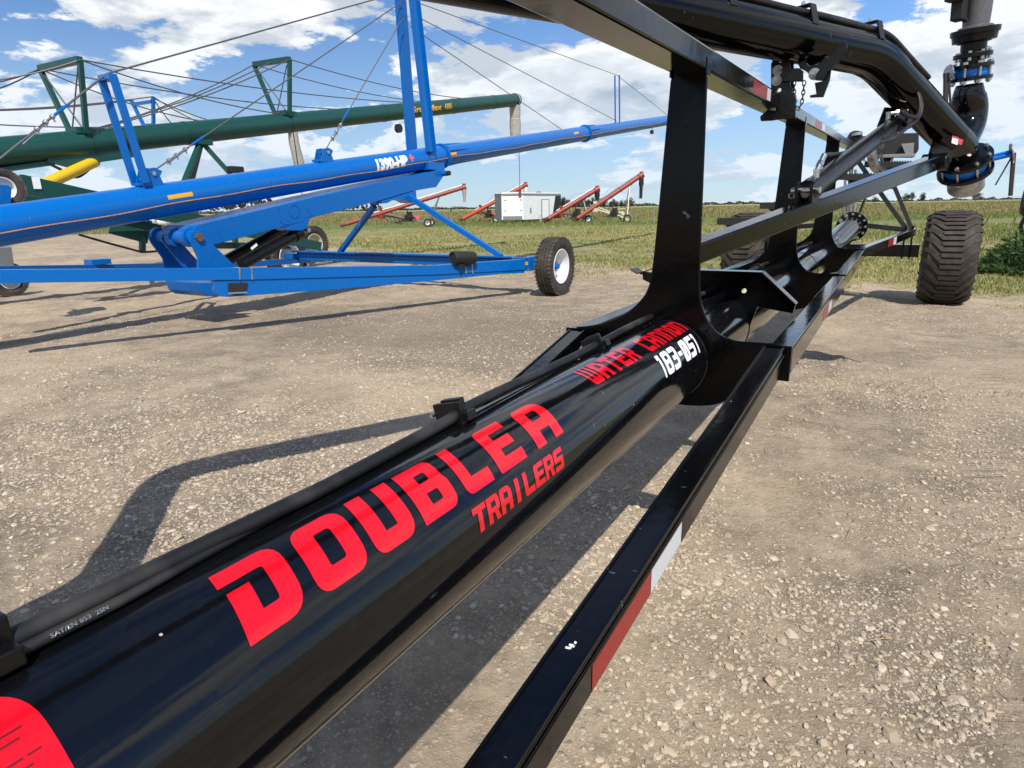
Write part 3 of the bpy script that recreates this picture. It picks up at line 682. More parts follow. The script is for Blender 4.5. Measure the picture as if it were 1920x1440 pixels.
# clamps
for yc in (.190, .985, 1.76, 4.4, 7.0):
    a_ = math.radians(hose_deg(yc)+1.5); u = np.array([math.cos(a_), 0, math.sin(a_)]); tdir = np.array([-u[2], 0, u[0]]); c = np.array([XC, yc, ZC])+u*(RP+.016)
    Rm = np.stack([tdir, [0, 1, 0], u], 1)
    mb = MB(); mb.box(c+tdir*.010+u*.004-np.array([0, .009, 0]), (.066, .014, .046), Rm); mb.box(c+tdir*.010+u*.004+np.array([0, .008, 0]), (.048, .018, .054), Rm); mb.box(c-u*.004, (.074, .030, .020), Rm); cl = part('hose_clamp', mb, 'blacksatin', T, bevel=.002)
    mb = MB(); b0 = c+tdir*.046+u*.006; mb.cyl(b0+np.array([0, .012, 0]), b0+np.array([0, -.024, 0]), .0042, 12); mb.cyl(b0+np.array([0, -.006, 0]), b0+np.array([0, -.014, 0]), .0078, 6); mb.bar(c+tdir*.030, c+tdir*.052+u*.006, .012, .014)
    part('clamp_bolt', mb, 'steel', cl)

# diagonal link bar
LA, LB = np.array([-.628, 2.300, 1.228]), np.array([.160, 5.10, 1.634])
mb = MB(); mb.bar(LA, LB, .078, .072, h2=.088, w2=.085); BAR = part('link_bar', mb, 'blackboom', T, bevel=.006)
LP = lambda t: LA+(LB-LA)*t
ld = _n(LB-LA); lsd = _n(np.cross(ld, (0, 0, 1))); lup = np.cross(lsd, ld)

# boom
BPN = np.array([.89, -.45, 0]); BC = -2.165; BDIR = np.array([.45, .89, 0])/math.hypot(.45, .89)
Bp = lambda px, py: PN(px, py, BPN, BC)
el = Bp(1636, 102); end = Bp(1792, 268); z0 = el[2]
d1 = BDIR; corner = el-d1*((el[0]+2.21)/d1[0])                       # the bend outside the picture, front left
corner[2] = z0+.01
dd = _n(end-el)
def bend(c, da, db, L, n=9):
    return [(1-t)**2*(c+da*L)+2*t*(1-t)*c+t*t*(c+db*L) for t in np.linspace(0, 1, n)]
down = _n(np.array([.085, .08, -1.0]))
tail = corner+down*1.25
path = [tail]+bend(corner, down, d1, .26)+bend(el, -d1, dd, .16)+[end]
mb = MB(); mb.tube(path, .109, 48); BOOM = part('boom_pipe', mb, 'blackboom', T)
mb = MB(); q = tail; mb.tube(spl([q, q+np.array([.0, -.10, -.12]), q+np.array([.02, -.35, -.16]), q+np.array([.25, -1.0, -.16]), (XC-.35, -1.05, ZC+.05), (XC, -1.12, ZC)]), .10, 32); part('boom_elbow', mb, 'blackpipe', T)
# hoses and straps on top of the boom
bup = np.array([0, 0, 1.]); bsd = _n(np.cross(d1, bup))
pth2 = [np.array(p) for p in path[9:-1]]+[el+dd*t for t in (.30, .42, .50)]
dense = []
for a, b in zip(pth2[:-1], pth2[1:]):
    m_ = max(1, int(np.linalg.norm(b-a)/.08)); dense += [a+(b-a)*t for t in np.linspace(0, 1, m_, endpoint=False)]
dense.append(pth2[-1])
for k in range(3):
    seg = []
    for i, p in enumerate(dense):
        d_ = _n(dense[min(i+1, len(dense)-1)]-dense[max(i-1, 0)]); un = _n(np.cross(bsd, d_)); un = un if un[2] > 0 else -un; q = math.radians(-6+19*k+1.5*math.sin(i*.4+k)); seg.append(p+(un*math.cos(q)+bsd*math.sin(q))*(.118+.002*math.sin(i*.7+k)))
    mb = MB(); mb.tube(seg, .0145, 14); part('boom_hose', mb, 'hose', BOOM)
for px, py in ((1340, 5), (1492, 40), (1634, 66)):
    c = Bp(px, py+42); c = el-d1*max(.10, np.dot(el-c, d1)); c = np.array([c[0], c[1], z0])
    mb = MB(); mb.box(c+bsd*.022+bup*.137, (.100, .050, .008), np.stack([bsd, d1, bup], 1)); mb.bar(c+bsd*.072+bup*.140, c+bsd*.100+bup*.045, .008, .050, up=tuple(d1)); mb.bar(c-bsd*.026+bup*.140, c-bsd*.034+bup*.09, .008, .050, up=tuple(d1)); st_ = part('hose_strap', mb, 'blacksatin', BOOM, bevel=.003)
    mb = MB(); mb.bolt(c+bsd*.022+bup*.140, bup, .011, .012); part('strap_bolt', mb, 'steel', st_)
# boom support bracket on the top rail
YB = 3.72; Q = lambda px, py, y=YB: P(px, py, 'y', y)
mb = MB(); o = [(1446, 120), (1452, 108), (1462, 105), (1478, 106), (1482, 112), (1482, 160), (1492, 178), (1492, 222), (1470, 224), (1470, 180), (1440, 176), (1446, 168)]
mb.prism([Q(*p) for p in o], (0, .016, 0)); mb.prism([Q(1426, 219), Q(1427, 227), Q(1447, 226), Q(1470, 222), Q(1470, 210), Q(1440, 206)], (0, .03, 0))
o2 = [tuple(np.array(Q(*p))+np.array([.0, .12, 0])) for p in ((1446, 120), (1452, 108), (1478, 106), (1482, 112), (1482, 165), (1446, 165))]
mb.prism(o2, (0, .014, 0)); BR = part('boom_rest', mb, 'blacksatin', T, bevel=.002)
mb = MB(); A = Q(1470, 200); mb.box(A+np.array([.0, .06, .01]), (.075, .14, .11)); part('rail_clamp', mb, 'blacksatin', BR, bevel=.003)
mb = MB(); mb.prism([Q(*p, YB-.02) for p in ((1466, 129), (1500, 128), (1506, 133), (1506, 153), (1466, 153))], (0, .018, 0)); part('rest_arm', mb, 'blacksatin', BR, bevel=.002)
mb = MB()
for px, py in ((1458, 132), (1456, 151)): mb.bolt(Q(px, py, YB-.010), (0, -1, 0), .017, .020)
mb.bolt(Q(1527, 139, YB+.02), (0, -1, 0), .019, .022); part('bracket_bolt', mb, 'galv', BR)
mb = MB()
for px, py in ((1464, 114), (1461, 169)): mb.cyl(Q(px, py, YB-.0095), Q(px, py, YB-.0105), .0095, 16)
part('bracket_hole_light', mb, 'white', BR)  # white discs paint the daylight showing through two holes
YH = YB+.03
mb = MB()
for dy in (0, .10):
    mb.prism([Q(*p, YH+dy) for p in ((1488, 100), (1500, 128), (1512, 134), (1525, 150), (1545, 152), (1562, 112), (1548, 105), (1535, 122), (1518, 124), (1505, 108))], (0, .014, 0))
mb.prism([Q(*p, YH-.02) for p in ((1548, 118), (1566, 98), (1581, 78), (1588, 80), (1588, 92), (1572, 118), (1552, 136), (1545, 150), (1530, 150), (1530, 142))], (0, .05, 0))
HG = part('boom_cradle', mb, 'blacksatin', BOOM, bevel=.002)
mb = MB(); mb.prism([Q(*p, YH) for p in ((1528, 156), (1531, 177), (1519, 179), (1519, 183), (1544, 182), (1556, 150), (1560, 120), (1548, 130), (1546, 152))], (0, .02, 0)); part('latch_hook', mb, 'blacksatin', HG, bevel=.002)
# chain
mb = MB(); a, m_, b = Q(1489, 152, YH-.03), Q(1494, 203, YH-.03), Q(1508, 152, YH-.03); mid1 = Q(1490, 185, YH-.03); pts = []
ctrl = [a, Q(1489, 180, YH-.03), Q(1492, 200, YH-.03), Q(1497, 204, YH-.03), Q(1503, 195, YH-.03), Q(1506, 175, YH-.03), b]
for i in range(len(ctrl)-1):
    for t in np.linspace(0, 1, 8)[:-1]: pts.append(ctrl[i]*(1-t)+ctrl[i+1]*t)
pts.append(b); ln = np.concatenate([[0], np.cumsum([np.linalg.norm(pts[i+1]-pts[i]) for i in range(len(pts)-1)])]); n_l = int(ln[-1]/.020)
for k in range(n_l):
    s_ = (k+.5)/n_l*ln[-1]; i = min(np.searchsorted(ln, s_), len(pts)-1); d = _n(pts[i]-pts[i-1]); c = pts[i-1]+d*(s_-ln[i-1])
    e = np.array([0, 1., 0]) if k % 2 else np.cross(d, [0, 1., 0]); e = _n(e-d*(e@d)); ring = [c+d*.0145*math.cos(q)+e*.0075*math.sin(q) for q in np.linspace(0, 2*math.pi, 11)]
    mb.tube(ring, .0028, 6, caps=False)
part('safety_chain', mb, 'black_flat', HG)

# lift cylinder between link bar and boom
cb = LP(.335)+lup*.075+lsd*-.005; ct = Bp(1688, 222)+np.array([.0, 0, -.03])-BPN*.03
cdir = _n(ct-cb)
mb = MB()
for k in (-.033, .033): mb.bar(LP(.335)+lup*.035+lsd*k, LP(.335)+lup*.098+lsd*k, .075, .014, up=tuple(lsd)); mb.cyl(LP(.335)+lup*.088+lsd*(k-.007), LP(.335)+lup*.088+lsd*(k+.007), .037, 24)
CV = part('cylinder_clevis', mb, 'blacksatin', BAR, bevel=.002)
mb = MB(); mb.cyl(cb+lup*.012-lsd*.062, cb+lup*.012+lsd*.062, .014, 20); mb.tube([cb-lsd*.062+np.array([.012*math.cos(q), 0, .012*math.sin(q)-.01]) for q in np.linspace(0, 6.28, 12)], .0022, 6); part('clevis_pin', mb, 'steel', CV)
mb = MB(); mb.cyl(cb+cdir*.03, ct-cdir*.035, .046, 40); mb.cyl(cb+cdir*.025, cb+cdir*.09, .050, 40); mb.cyl(ct-cdir*.10, ct-cdir*.03, .050, 40); CYL = part('lift_cylinder', mb, 'blacksatin', T)
mb = MB(); mb.cyl(cb-cdir*.01, cb+cdir*.05, .019, 20); part('cylinder_rod', mb, 'steel', CYL)
mb = MB(); mb.prism([ct+BPN*.045+np.array(p) for p in ((0, 0, -.05), (.03, .05, -.02), (.03, .06, .10), (-.02, -.02, .10), (-.045, -.06, -.01))], BPN*.014); mb.prism([ct-BPN*.045+np.array(p) for p in ((0, 0, -.05), (.03, .05, -.02), (.03, .06, .10), (-.02, -.02, .10), (-.045, -.06, -.01))], BPN*.014); mb.cyl(ct-BPN*.06, ct+BPN*.085, .016, 20)
mb.cyl(ct+BPN*.07, ct+BPN*.09, .034, 24); part('cylinder_mount', mb, 'blacksatin', BOOM, bevel=.002)
fa = cb+cdir*.10+lup*.045+lsd*.01; fb = ct-cdir*.085+np.array([-.02, -.01, .05])
mb = MB()
for f0, dv in ((fa, _n(ld*.75+lup*.6)), (fb, np.array([.9, .3, .1]))):
    mb.cyl(f0-np.array([0, 0, .03]), f0+np.array([0, 0, .026]), .013, 14); mb.cyl(f0+np.array([0, 0, .020]), f0+np.array([0, 0, .034]), .016, 6); mb.cyl(f0+np.array([0, 0, .024]), f0+np.array([0, 0, .024])+_n(dv)*.10, .0125, 14); mb.cyl(f0+np.array([0, 0, .024])+_n(dv)*.035, f0+np.array([0, 0, .024])+_n(dv)*.055, .017, 6)
part('hose_fitting', mb, 'steel', CYL)
ha = fa+np.array([0, 0, .024])+_n(ld*.75+lup*.6)*.10
sidep = lambda px, py, off=.14: PN(px, py, BPN, BC+off)
mb = MB(); mb.tube(spl([ha, sidep(1582, 287, .13), sidep(1620, 272, .13), sidep(1668, 262, .14), sidep(1700, 240, .14), sidep(1722, 220, .13), sidep(1728, 200, .12), sidep(1724, 180, .10), sidep(1712, 158, .06)]), .0105, 14)
mb.tube(spl([fb+np.array([.09, .03, .034]), sidep(1690, 210, .13), sidep(1708, 219, .14), sidep(1718, 218, .14), sidep(1724, 205, .13), sidep(1722, 180, .10), sidep(1708, 152, .05)]), .0105, 14)
part('cylinder_hose', mb, 'hose', CYL)

# end assembly: pivot, drop outlet with valve, riser with valve, cannon base
def valve(c, ax, r, hdl, up_, name, parent, reach=2.05):
    """two flanges, a blue wafer between them, through bolts and a lever"""
    c = np.array(c, float); ax = _n(np.array(ax, float)); t = _n(np.cross(ax, up_)); u = np.cross(t, ax); fr = r*1.62; g = r*.36
    mb = MB()
    for s in (-1, 1): mb.lathe(c+ax*s*(g+.011), ax, [(-.011, r*.8), (-.011, fr), (.011, fr), (.011, r*.8)], 56, False)
    fl = part('pipe_flange', mb, 'blackpipe', parent, bevel=.0015)
    mb = MB(); mb.lathe(c, ax, [(-g, r), (-g, r*1.22), (-g*.4, r*1.30), (g*.4, r*1.30), (g, r*1.22), (g, r)], 48)
    nk = _n(np.array(hdl, float)); mb.cyl(c+nk*r*1.2, c+nk*(r*1.75), r*.15, 16); mb.box(c+nk*r*1.85, (r*.5, r*.12, r*.32), np.stack([nk, ax, np.cross(nk, ax)], 1)); vb = part('valve_body', mb, 'blue2', parent, bevel=.002)
    mb = MB()
    for k in range(8):
        q = 2*math.pi*(k+.5)/8; p = c+(math.cos(q)*t+math.sin(q)*u)*r*1.40; mb.cyl(p-ax*(g+.045), p+ax*(g+.022), .0085, 10); mb.cyl(p+ax*(g+.022), p+ax*(g+.036), .0155, 6); mb.cyl(p-ax*(g+.036), p-ax*(g+.022), .0155, 6)
    part('flange_bolt', mb, 'steel', fl)
    h0 = c+nk*r*reach; mb = MB(); mb.bar(c+nk*r*1.25, h0-nk*.004, r*.50, r*.20, up=tuple(ax)); mb.bar(c+nk*r*1.25, h0-nk*.004, r*.16, r*.46, up=tuple(ax)); part('lever_neck', mb, 'blue2', vb, bevel=.002)
    mb = MB(); sp = np.cross(nk, ax); mb.lathe(h0, nk, [(-.004, 0), (-.004, r*.62), (.004, r*.62), (.004, 0)], 40, False)
    for k in range(12):
        q = math.radians(-60+12*k); d = math.cos(q)*-sp+math.sin(q)*ax; mb.box(h0+d*r*.63, (.006, .010, .008), np.stack([nk, d, np.cross(nk, d)], 1))
    part('notch_plate', mb, 'galv', vb)
    return fl, vb, h0, nk
rr_ = .082
# riser (long-sweep S elbow)
R0 = Bp(1778, 282); ris = spl([end-dd*.10, Bp(1795, 266), Bp(1813, 236), Bp(1819, 205), Bp(1816, 180), Bp(1818, 158)], 8)
mb = MB(); mb.tube(ris, [.104]*10+list(np.linspace(.104, .097, len(ris)-20))+list(np.linspace(.095, .072, 10)), 40); part('riser_elbow', mb, 'blackpipe', T)
top_ax = _n(Bp(1828, 60)-Bp(1819, 150)); v1 = Bp(1821, 136)
hd = -_n(np.cross(top_ax, BPN))
hd = hd if (hd@np.array([-1, -.6, 0])) > 0 else -hd
fl, vb, h0, nk = valve(v1, top_ax, .073, np.array([-.85, -.52, 0]), (0, 1, 0), 'upper', T)
hend = PN(1772, 214, (.89, -.45, 0), h0@np.array([.89, -.45, 0])+.02)
mb = MB(); mb.bar(h0+nk*.012, hend, .020, .030, up=tuple(nk), w2=.016, h2=.026); mb.bar(h0+nk*.012+np.array([.012, .01, 0]), hend+(h0-hend)*.12+np.array([.03, .02, 0]), .008, .014); part('lever_handle', mb, 'black_flat', vb, bevel=.004)
mb = MB(); a = Bp(1822, 121); b = Bp(1824, 104); mb.cyl(a, b, .066, 36); mb.lathe(b, top_ax, [(-.012, .05), (-.012, .106), (.014, .106), (.014, .05)], 48, False)
c1 = b+top_ax*.014; c2 = Bp(1827, 74); mb.lathe(c1, top_ax, [(0, .070), (.09, .072), (np.linalg.norm(c2-c1)-.02, .088), (np.linalg.norm(c2-c1)-.01, .10)], 48)
mb.lathe(c2, top_ax, [(-.012, .07), (-.012, .118), (.028, .124), (.030, .132), (.060, .134), (.060, .06)], 56, False); part('swivel_base', mb, 'blacksatin', T, bevel=.002)
mb = MB()
for k in range(8):
    q = 2*math.pi*(k+.3)/8; tt = _n(np.cross(top_ax, (0, 1, 0))); uu = np.cross(tt, top_ax); p = b+(math.cos(q)*tt+math.sin(q)*uu)*.088; mb.cyl(p-top_ax*.03, p+top_ax*.026, .010, 6)
part('base_bolt', mb, 'steel', T)
mb = MB(); g0 = c2+top_ax*.06; gp = spl([g0, g0+top_ax*.10, g0+top_ax*.20+BDIR*-.01, g0+top_ax*.28-BDIR*.05, g0+top_ax*.36-BDIR*.14, g0+top_ax*.42-BDIR*.26], 5); mb.tube(gp, list(.066+.016*np.sin(np.linspace(.2, 2.9, len(gp)))), 32)
GUN = part('cannon_elbow', mb, 'cast', T)
mb = MB()
for s in (-1, 1): mb.tube([p+np.cross(top_ax, BPN)*0+BPN*s*.02-BDIR*.055+0*top_ax for p in gp[:14]], .010, 8)
for q in (0, .5): mb.lathe(gp[12], _n(gp[13]-gp[11]), [(-.012, .06), (-.012, .082), (.012, .082), (.012, .06)], 32, False)
mb.lathe(g0, top_ax, [(0, .05), (0, .095), (.012, .095), (.02, .07)], 40, False); part('casting_rib', mb, 'cast', GUN)
mb = MB(); mb.box(gp[11]+BPN*.066, (.10, .012, .07), np.stack([BDIR, BPN, top_ax], 1)); part('yellow_label', mb, 'amber', GUN)
mb = MB(); A = g0-np.array([.09, .07, 0])*1.0; Rg = np.stack([BDIR, BPN, top_ax], 1)
mb.box(A+top_ax*.17+BDIR*-.02, (.07, .07, .26), Rg); mb.box(A+top_ax*.22-BDIR*.09, (.07, .09, .16), Rg); mb.box(A+top_ax*.36-BDIR*.10, (.09, .12, .16), Rg); mb.bar(A+top_ax*.06, g0+top_ax*.02, .03, .02); part('rotation_drive', mb, 'black_flat', GUN, bevel=.006)
mb = MB(); mb.bar(c2+BDIR*.09-top_ax*.02, c2+BDIR*.25-top_ax*.02, .003, .008); mb.bar(c2+BDIR*.09-top_ax*.035, c2+BDIR*.20-top_ax*.03, .003, .006); part('stop_rod', mb, 'galv', GUN)
# drop outlet
v2 = Bp(1808, 300)
dax = _n(Bp(1815, 342)-Bp(1796, 262)); dax = _n(np.array([dax[0]-.12, dax[1]-.06, dax[2]]))
mb = MB(); mb.cyl(end-dd*.02-dax*.02, v2-dax*.03, .086, 40); mb.tube([end-dd*.12, end+dd*.06], .110, 40); part('drop_outlet', mb, 'blackpipe', T)
fl, vb, h0, nk = valve(v2+dax*.035, dax, .100, np.array([.92, .05, .22]), (0, 1, 0), 'lower', T, 2.55)
he = h0+np.array([.035, .0, -.27])
mb = MB(); mb.bar(h0+nk*.012, he, .016, .026, up=tuple(nk), w2=.018, h2=.024); mb.bar(h0+nk*.014, h0+np.array([-.06, -.03, -.20]), .008, .010); part('lever_handle', mb, 'black_flat', vb, bevel=.004)
mb = MB(); oc = v2+dax*.12; mb.lathe(oc, dax, [(-.05, .09), (-.02, .098), (.02, .102), (.030, .108), (.100, .108), (.112, .100), (.112, .085), (.0, .082)], 56); part('outlet_ring', mb, 'galv', T)
# pivot between link bar and boom end
mb = MB(); mb.cyl(LB-ld*.02-lsd*.07, LB-ld*.02+lsd*.07, .052, 32); mb.prism([LB+p for p in (np.array([-.04, -.06, .05]), np.array([-.02, -.02, .16]), np.array([.08, .1, .12]), np.array([.08, .1, 0]), np.array([0, 0, -.05]))], lsd*.02); part('boom_pivot', mb, 'blacksatin', T, bevel=.003)
mb = MB(); A = sidep(1795, 262, .115); B_ = sidep(1812, 266, .115); 
tn = lambda px, py: sidep(px, py, .116)
mb.prism([tn(1786, 256), tn(1797, 259), tn(1795, 272), tn(1784, 268)], BPN*.001); LBL = part('warning_sticker', mb, 'decal_white', BOOM)
mb = MB(); mb.prism([tn(1797, 259), tn(1806, 262), tn(1803, 272), tn(1796, 270)], BPN*.0012); mb.prism([tn(1785, 254), tn(1797, 257.5), tn(1797, 261), tn(1785, 258)], BPN*.002); part('sticker_print', mb, 'decal_red', LBL)

# rear: flange, axle, gantry, steps
mb = MB(); fd = np.array([.1, 1, .05])
mb.lathe(E0, fd, [(-.012, .06), (-.012, .190), (.012, .190), (.012, .06)], 56, False); mb.lathe(E0+_n(fd)*.06, fd, [(-.03, .06), (-.03, .182), (-.006, .182), (-.006, .06)], 56, False); FL = part('end_flange', mb, 'black', T, bevel=.002)
mb = MB()
for k in range(12):
    q = 2*math.pi*k/12; mb.bolt(E0+np.array([math.cos(q)*.160, -.012, math.sin(q)*.160]), (0, -1, 0), .017, .02)
part('flange_bolt', mb, 'steel', FL)
mb = MB(); mb.bar((S3(.30), 10.85, .71), (.30, 10.85, .71), .13, .17); AX = part('axle_beam', mb, 'black', T, bevel=.006)
mb = MB()
for s in (0, 1):
    f = (lambda p: (S3(p[0]), p[1], p[2])) if s else (lambda p: p)
    for dx in (-.06, .03): mb.cyl(f((.16+dx, 10.77, .60)), f((.16+dx, 10.77, 1.06)), .012, 10)
part('u_bolt', mb, 'blacksatin', AX)
YG = 10.95; W = lambda px, py, y=YG: P(px, py, 'y', y)
A0 = W(1712, 432); GA = []
def gbar(name, a, b, w_, h_, m='blacksheen'): mb = MB(); mb.bar(a, b, w_, h_); return part(name, mb, m, T, bevel=.004)
gbar('gantry_leg', W(1710, 430), W(1672, 338), .07, .055); gbar('gantry_leg', W(1700, 430), W(1604, 296), .06, .06)
gbar('gantry_beam', W(1608, 421), W(1702, 431), .07, .07); gbar('gantry_beam', W(1648, 349), W(1680, 352), .06, .045)
gbar('gantry_leg', W(1606, 415), W(1636, 335), .22, .03); gbar('gantry_leg', W(1582, 408), W(1600, 300), .05, .04); gbar('gantry_leg', W(1592, 408), W(1594, 312), .04, .03, 'galv')
gbar('gantry_beam', W(1455, 428), W(1545, 421), .07, .07)
def step(px0, px1, py, y, drop):
    mb = MB(); a, b = W(px0, py, y), W(px1, py, y); L = np.linalg.norm(b-a); d = _n(b-a)
    mb.bar(a, b, .26, .012); mb.bar(a+np.array([0, -.13, -.03]), b+np.array([0, -.13, -.03]), .006, .07)
    for k in range(int(L/.03)): mb.box(a+d*(.015+.03*k)+np.array([0, -.132, .012]), (.016, .006, .014)); mb.box(a+d*(.015+.03*k)+np.array([0, -.05, .010]), (.016, .006, .012))
    mb.prism([a+np.array([.02, .0, -.01]), a+np.array([.55, 0, -.01]), a+np.array([.55, 0, -.10]), a+np.array([.20, 0, -drop])], (0, .01, 0)); part('step_tread', mb, 'black_flat', T)
step(1349, 1500, 411, 8.6, .16); step(1428, 1540, 382, 9.4, .16); step(1572, 1660, 328, 9.6, .14); step(1622, 1712, 305, 10.2, .14)
# operator platform with pump box
mb = MB(); mb.prism([W(*p, 10.4) for p in ((1650, 254), (1722, 252), (1722, 281), (1712, 294), (1655, 294), (1618, 290), (1622, 262))], (0, .5, 0)); BX = part('equipment_box', mb, 'black_flat', T, bevel=.006)
mb = MB(); mb.prism([W(*p, 10.1) for p in ((1690, 270), (1714, 268), (1712, 294), (1700, 295))], (0, .06, 0)); mb.bar(W(1655, 293, 10.1), W(1716, 291, 10.1), .1, .04); part('lamp_bracket', mb, 'grey', BX, bevel=.003)
mb = MB(); hc = W(1651, 285, 10.05)
mb.lathe(hc, (1, -.45, .12), [(-.05, .20), (-.05, .26), (-.03, .27), (.03, .27), (.05, .26), (.05, .20)], 40, False)
for k in range(6):
    q = math.pi*k/6; u_ = _n(np.cross((1, -.45, .12), (0, 0, 1))); v_ = np.array([0, 0, 1]); d = math.cos(q)*u_+math.sin(q)*v_; mb.bar(hc-d*.22, hc+d*.22, .03, .02)
part('hose_reel', mb, 'steel', T)
mb = MB(); mb.tube(spl([W(1594, 300, 10.2), W(1590, 275, 10.2), W(1596, 254, 10.2), W(1606, 250, 10.2), W(1614, 254, 10.2)]), .035, 12); mb.cyl(W(1608, 248, 10.2), W(1608, 275, 10.2), .06, 14); mb.box(W(1604, 272, 10.2), (.22, .2, .2)); part('engine_intake', mb, 'black_flat', T, bevel=.01)
mb = MB(); mb.cyl(W(1607, 249, 10.1), W(1607, 254, 10.1), .062, 14); mb.bar(W(1612, 289, 10.1), W(1650, 294, 10.1), .06, .05); mb.tube([W(1613, 284, 10.1), W(1613, 302, 10.1), W(1620, 302, 10.1), W(1620, 284, 10.1)], .012, 8); part('chrome_fitting', mb, 'steel', T)
mb = MB()
for px in (1583, 1595, 1602): mb.cyl(W(px, 408, 10.3), W(px+2, 318, 10.3), .018, 10)
part('push_rod', mb, 'steel', T)

# ---------------------------------------------------------------- wheels
def tyre_profile(w_, r, rim): h = w_/2; return [(-h*.72, rim), (-h*.93, rim+(r-rim)*.25), (-h, rim+(r-rim)*.55), (-h*.97, rim+(r-rim)*.78), (-h*.86, r*.965), (-h*.60, r*.992), (-h*.25, r), (0, r*1.002), (h*.25, r), (h*.60, r*.992), (h*.86, r*.965), (h*.97, rim+(r-rim)*.78), (h, rim+(r-rim)*.55), (h*.93, rim+(r-rim)*.25), (h*.72, rim)]
def flotation_wheel(c, parent, outer):
    c = np.array(c, float); w_, r, rim = .615, .612, .29; hh = w_/2
    mb = MB(); mb.lathe(c, (1, 0, 0), tyre_profile(w_, r, rim), 96)
    def surf(x, a, lift):
        x_ = abs(x)/hh; rad = r*(1.002-.010*(x_/.6)**2) if x_ < .6 else r*.992-(x_-.6)**1.7*.42
        ww = .995 if x_ > .93 else 1
        return c+np.array([x*ww+(lift*.7*np.sign(x) if x_ > .9 else 0), (rad+lift)*math.cos(a), (rad+lift)*math.sin(a)])
    NB = 26
    def lug(path, wd, lift=.026):
        L = []; R_ = []
        for i, (x, a) in enumerate(path):
            x1, a1 = path[min(i+1, len(path)-1)]; x0, a0 = path[max(i-1, 0)]; d = np.array([x1-x0, (a1-a0)*r]); d /= np.linalg.norm(d); nn = np.array([-d[1], d[0]])*wd/2
            L.append((x+nn[0], a+nn[1]/r)); R_.append((x-nn[0], a-nn[1]/r))
        vs = []
        for (xl, al), (xr, ar) in zip(L, R_): vs += [surf(xl, al, -.004), surf(xl, al, lift), surf(xr, ar, lift), surf(xr, ar, -.004)]
        n = len(path); fs = []
        for i in range(n-1):
            for j in range(3): fs.append((i*4+j, i*4+j+1, (i+1)*4+j+1, (i+1)*4+j))
        fs += [(0, 3, 2, 1), tuple((n-1)*4+j for j in range(4))]; mb.add(vs, fs)
    for k in range(NB):
        a0 = 2*math.pi*k/NB; pa = []
        xs = [-.295, -.265, -.21, -.16, -.11, -.055, 0, .055, .11, .16, .21, .265, .295]
        for x in xs:
            q = abs(x); rise = 0 if q < .115 else (q-.115)/.18*.33
            if q > .25: rise = .2475+(q-.25)*.5
            pa.append((x, a0-rise))
        lug(pa, .050); lug([(q_, a0+math.pi/NB) for q_ in (-.118, -.055, 0, .055, .118)], .046)
    part('tyre', mb, 'tyre_brown', parent)
    mb = MB(); s = 1 if outer else -1
    mb.lathe(c, (s, 0, 0), [(-.22, rim*.98), (.20, rim*.99), (.235, rim*1.03), (.24, rim), (.22, rim*.93), (.05, rim*.86), (.03, .16), (.06, .14), (.06, 0)], 48); mb.cyl(c+np.array([s*.05, 0, 0]), c+np.array([s*.14, 0, 0]), .06, 24); part('wheel_rim', mb, 'black', parent)
for x, o in ((.655, 1), (S3(.655), 0)):
    w_ = bpy.data.objects.new('wheel', None); C.objects.link(w_); w_.parent = T; ORG[w_.name] = ORG[T.name]
    flotation_wheel((x, 10.85, .620), w_, o)

# ================================================================ wheels with rims for the augers
def road_wheel(name, c, r, w_, rimr, rimmat, parent, side=1, ax=(1, 0, 0), hub='blue', tread='tyre_dusty', tyremat='tyre'):
    c = np.array(c, float); ax = _n(np.array(ax, float))*side
    R_ = bpy.data.objects.new(name, None); C.objects.link(R_); R_.parent = parent; ORG[R_.name] = ORG[parent.name]
    h = w_/2; mb = MB()
    pr = [(-h*.62, rimr), (-h*.92, rimr+(r-rimr)*.3), (-h, rimr+(r-rimr)*.6), (-h*.93, r*.95), (-h*.80, r*.985)]
    for g in (-.5, -.17, .17, .5): pr += [(h*(g-.055)*1.25, r), (h*(g-.05)*1.25, r-.014), (h*(g+.05)*1.25, r-.014), (h*(g+.055)*1.25, r)]
    pr += [(h*.80, r*.985), (h*.93, r*.95), (h, rimr+(r-rimr)*.6), (h*.92, rimr+(r-rimr)*.3), (h*.62, rimr)]
    mb.lathe(c, ax, pr, 72); nf = len(mb.f); u = _n(np.cross(ax, (0, 0, 1))); v = np.cross(ax, u)
    for k in range(44):
        q = 2*math.pi*k/44; rd = math.cos(q)*u+math.sin(q)*v
        for s in (-1, 1): mb.box(c+ax*s*h*.80+rd*(r*.985-.004), (h*.34, .028, .022), np.stack([ax, np.cross(rd, ax), rd], 1))
    ty = part('tyre', mb, tyremat, R_); ty.data.materials.append(M[tread])
    for q_ in ty.data.polygons: q_.material_index = int(q_.index >= nf)
    mb = MB(); mb.lathe(c, ax, [(h*.50, rimr*1.0), (h*.80, rimr*1.06), (h*.84, rimr*1.04), (h*.80, rimr*.98), (h*.35, rimr*.90), (-h*.35, rimr*.86), (-h*.2, rimr*.45), (h*.0, rimr*.38), (h*.0, 0)], 48); mb.lathe(c, ax, [(-h*.8, rimr*1.05), (-h*.3, rimr*.9), (-h*.35, 0)], 32); part('rim', mb, rimmat, R_)
    mb = MB(); mb.cyl(c-ax*h*.2, c+ax*h*.45, rimr*.24, 20, rimr*.17); hb = part('hub', mb, hub, R_)
    mb = MB()
    for k in range(6):
        q = 2*math.pi*k/6; p = c+(math.cos(q)*u+math.sin(q)*v)*rimr*.31; mb.cyl(p-ax*h*.05, p+ax*h*.18, .011, 8)
    part('bolt', mb, 'steel', hb)
    return R_

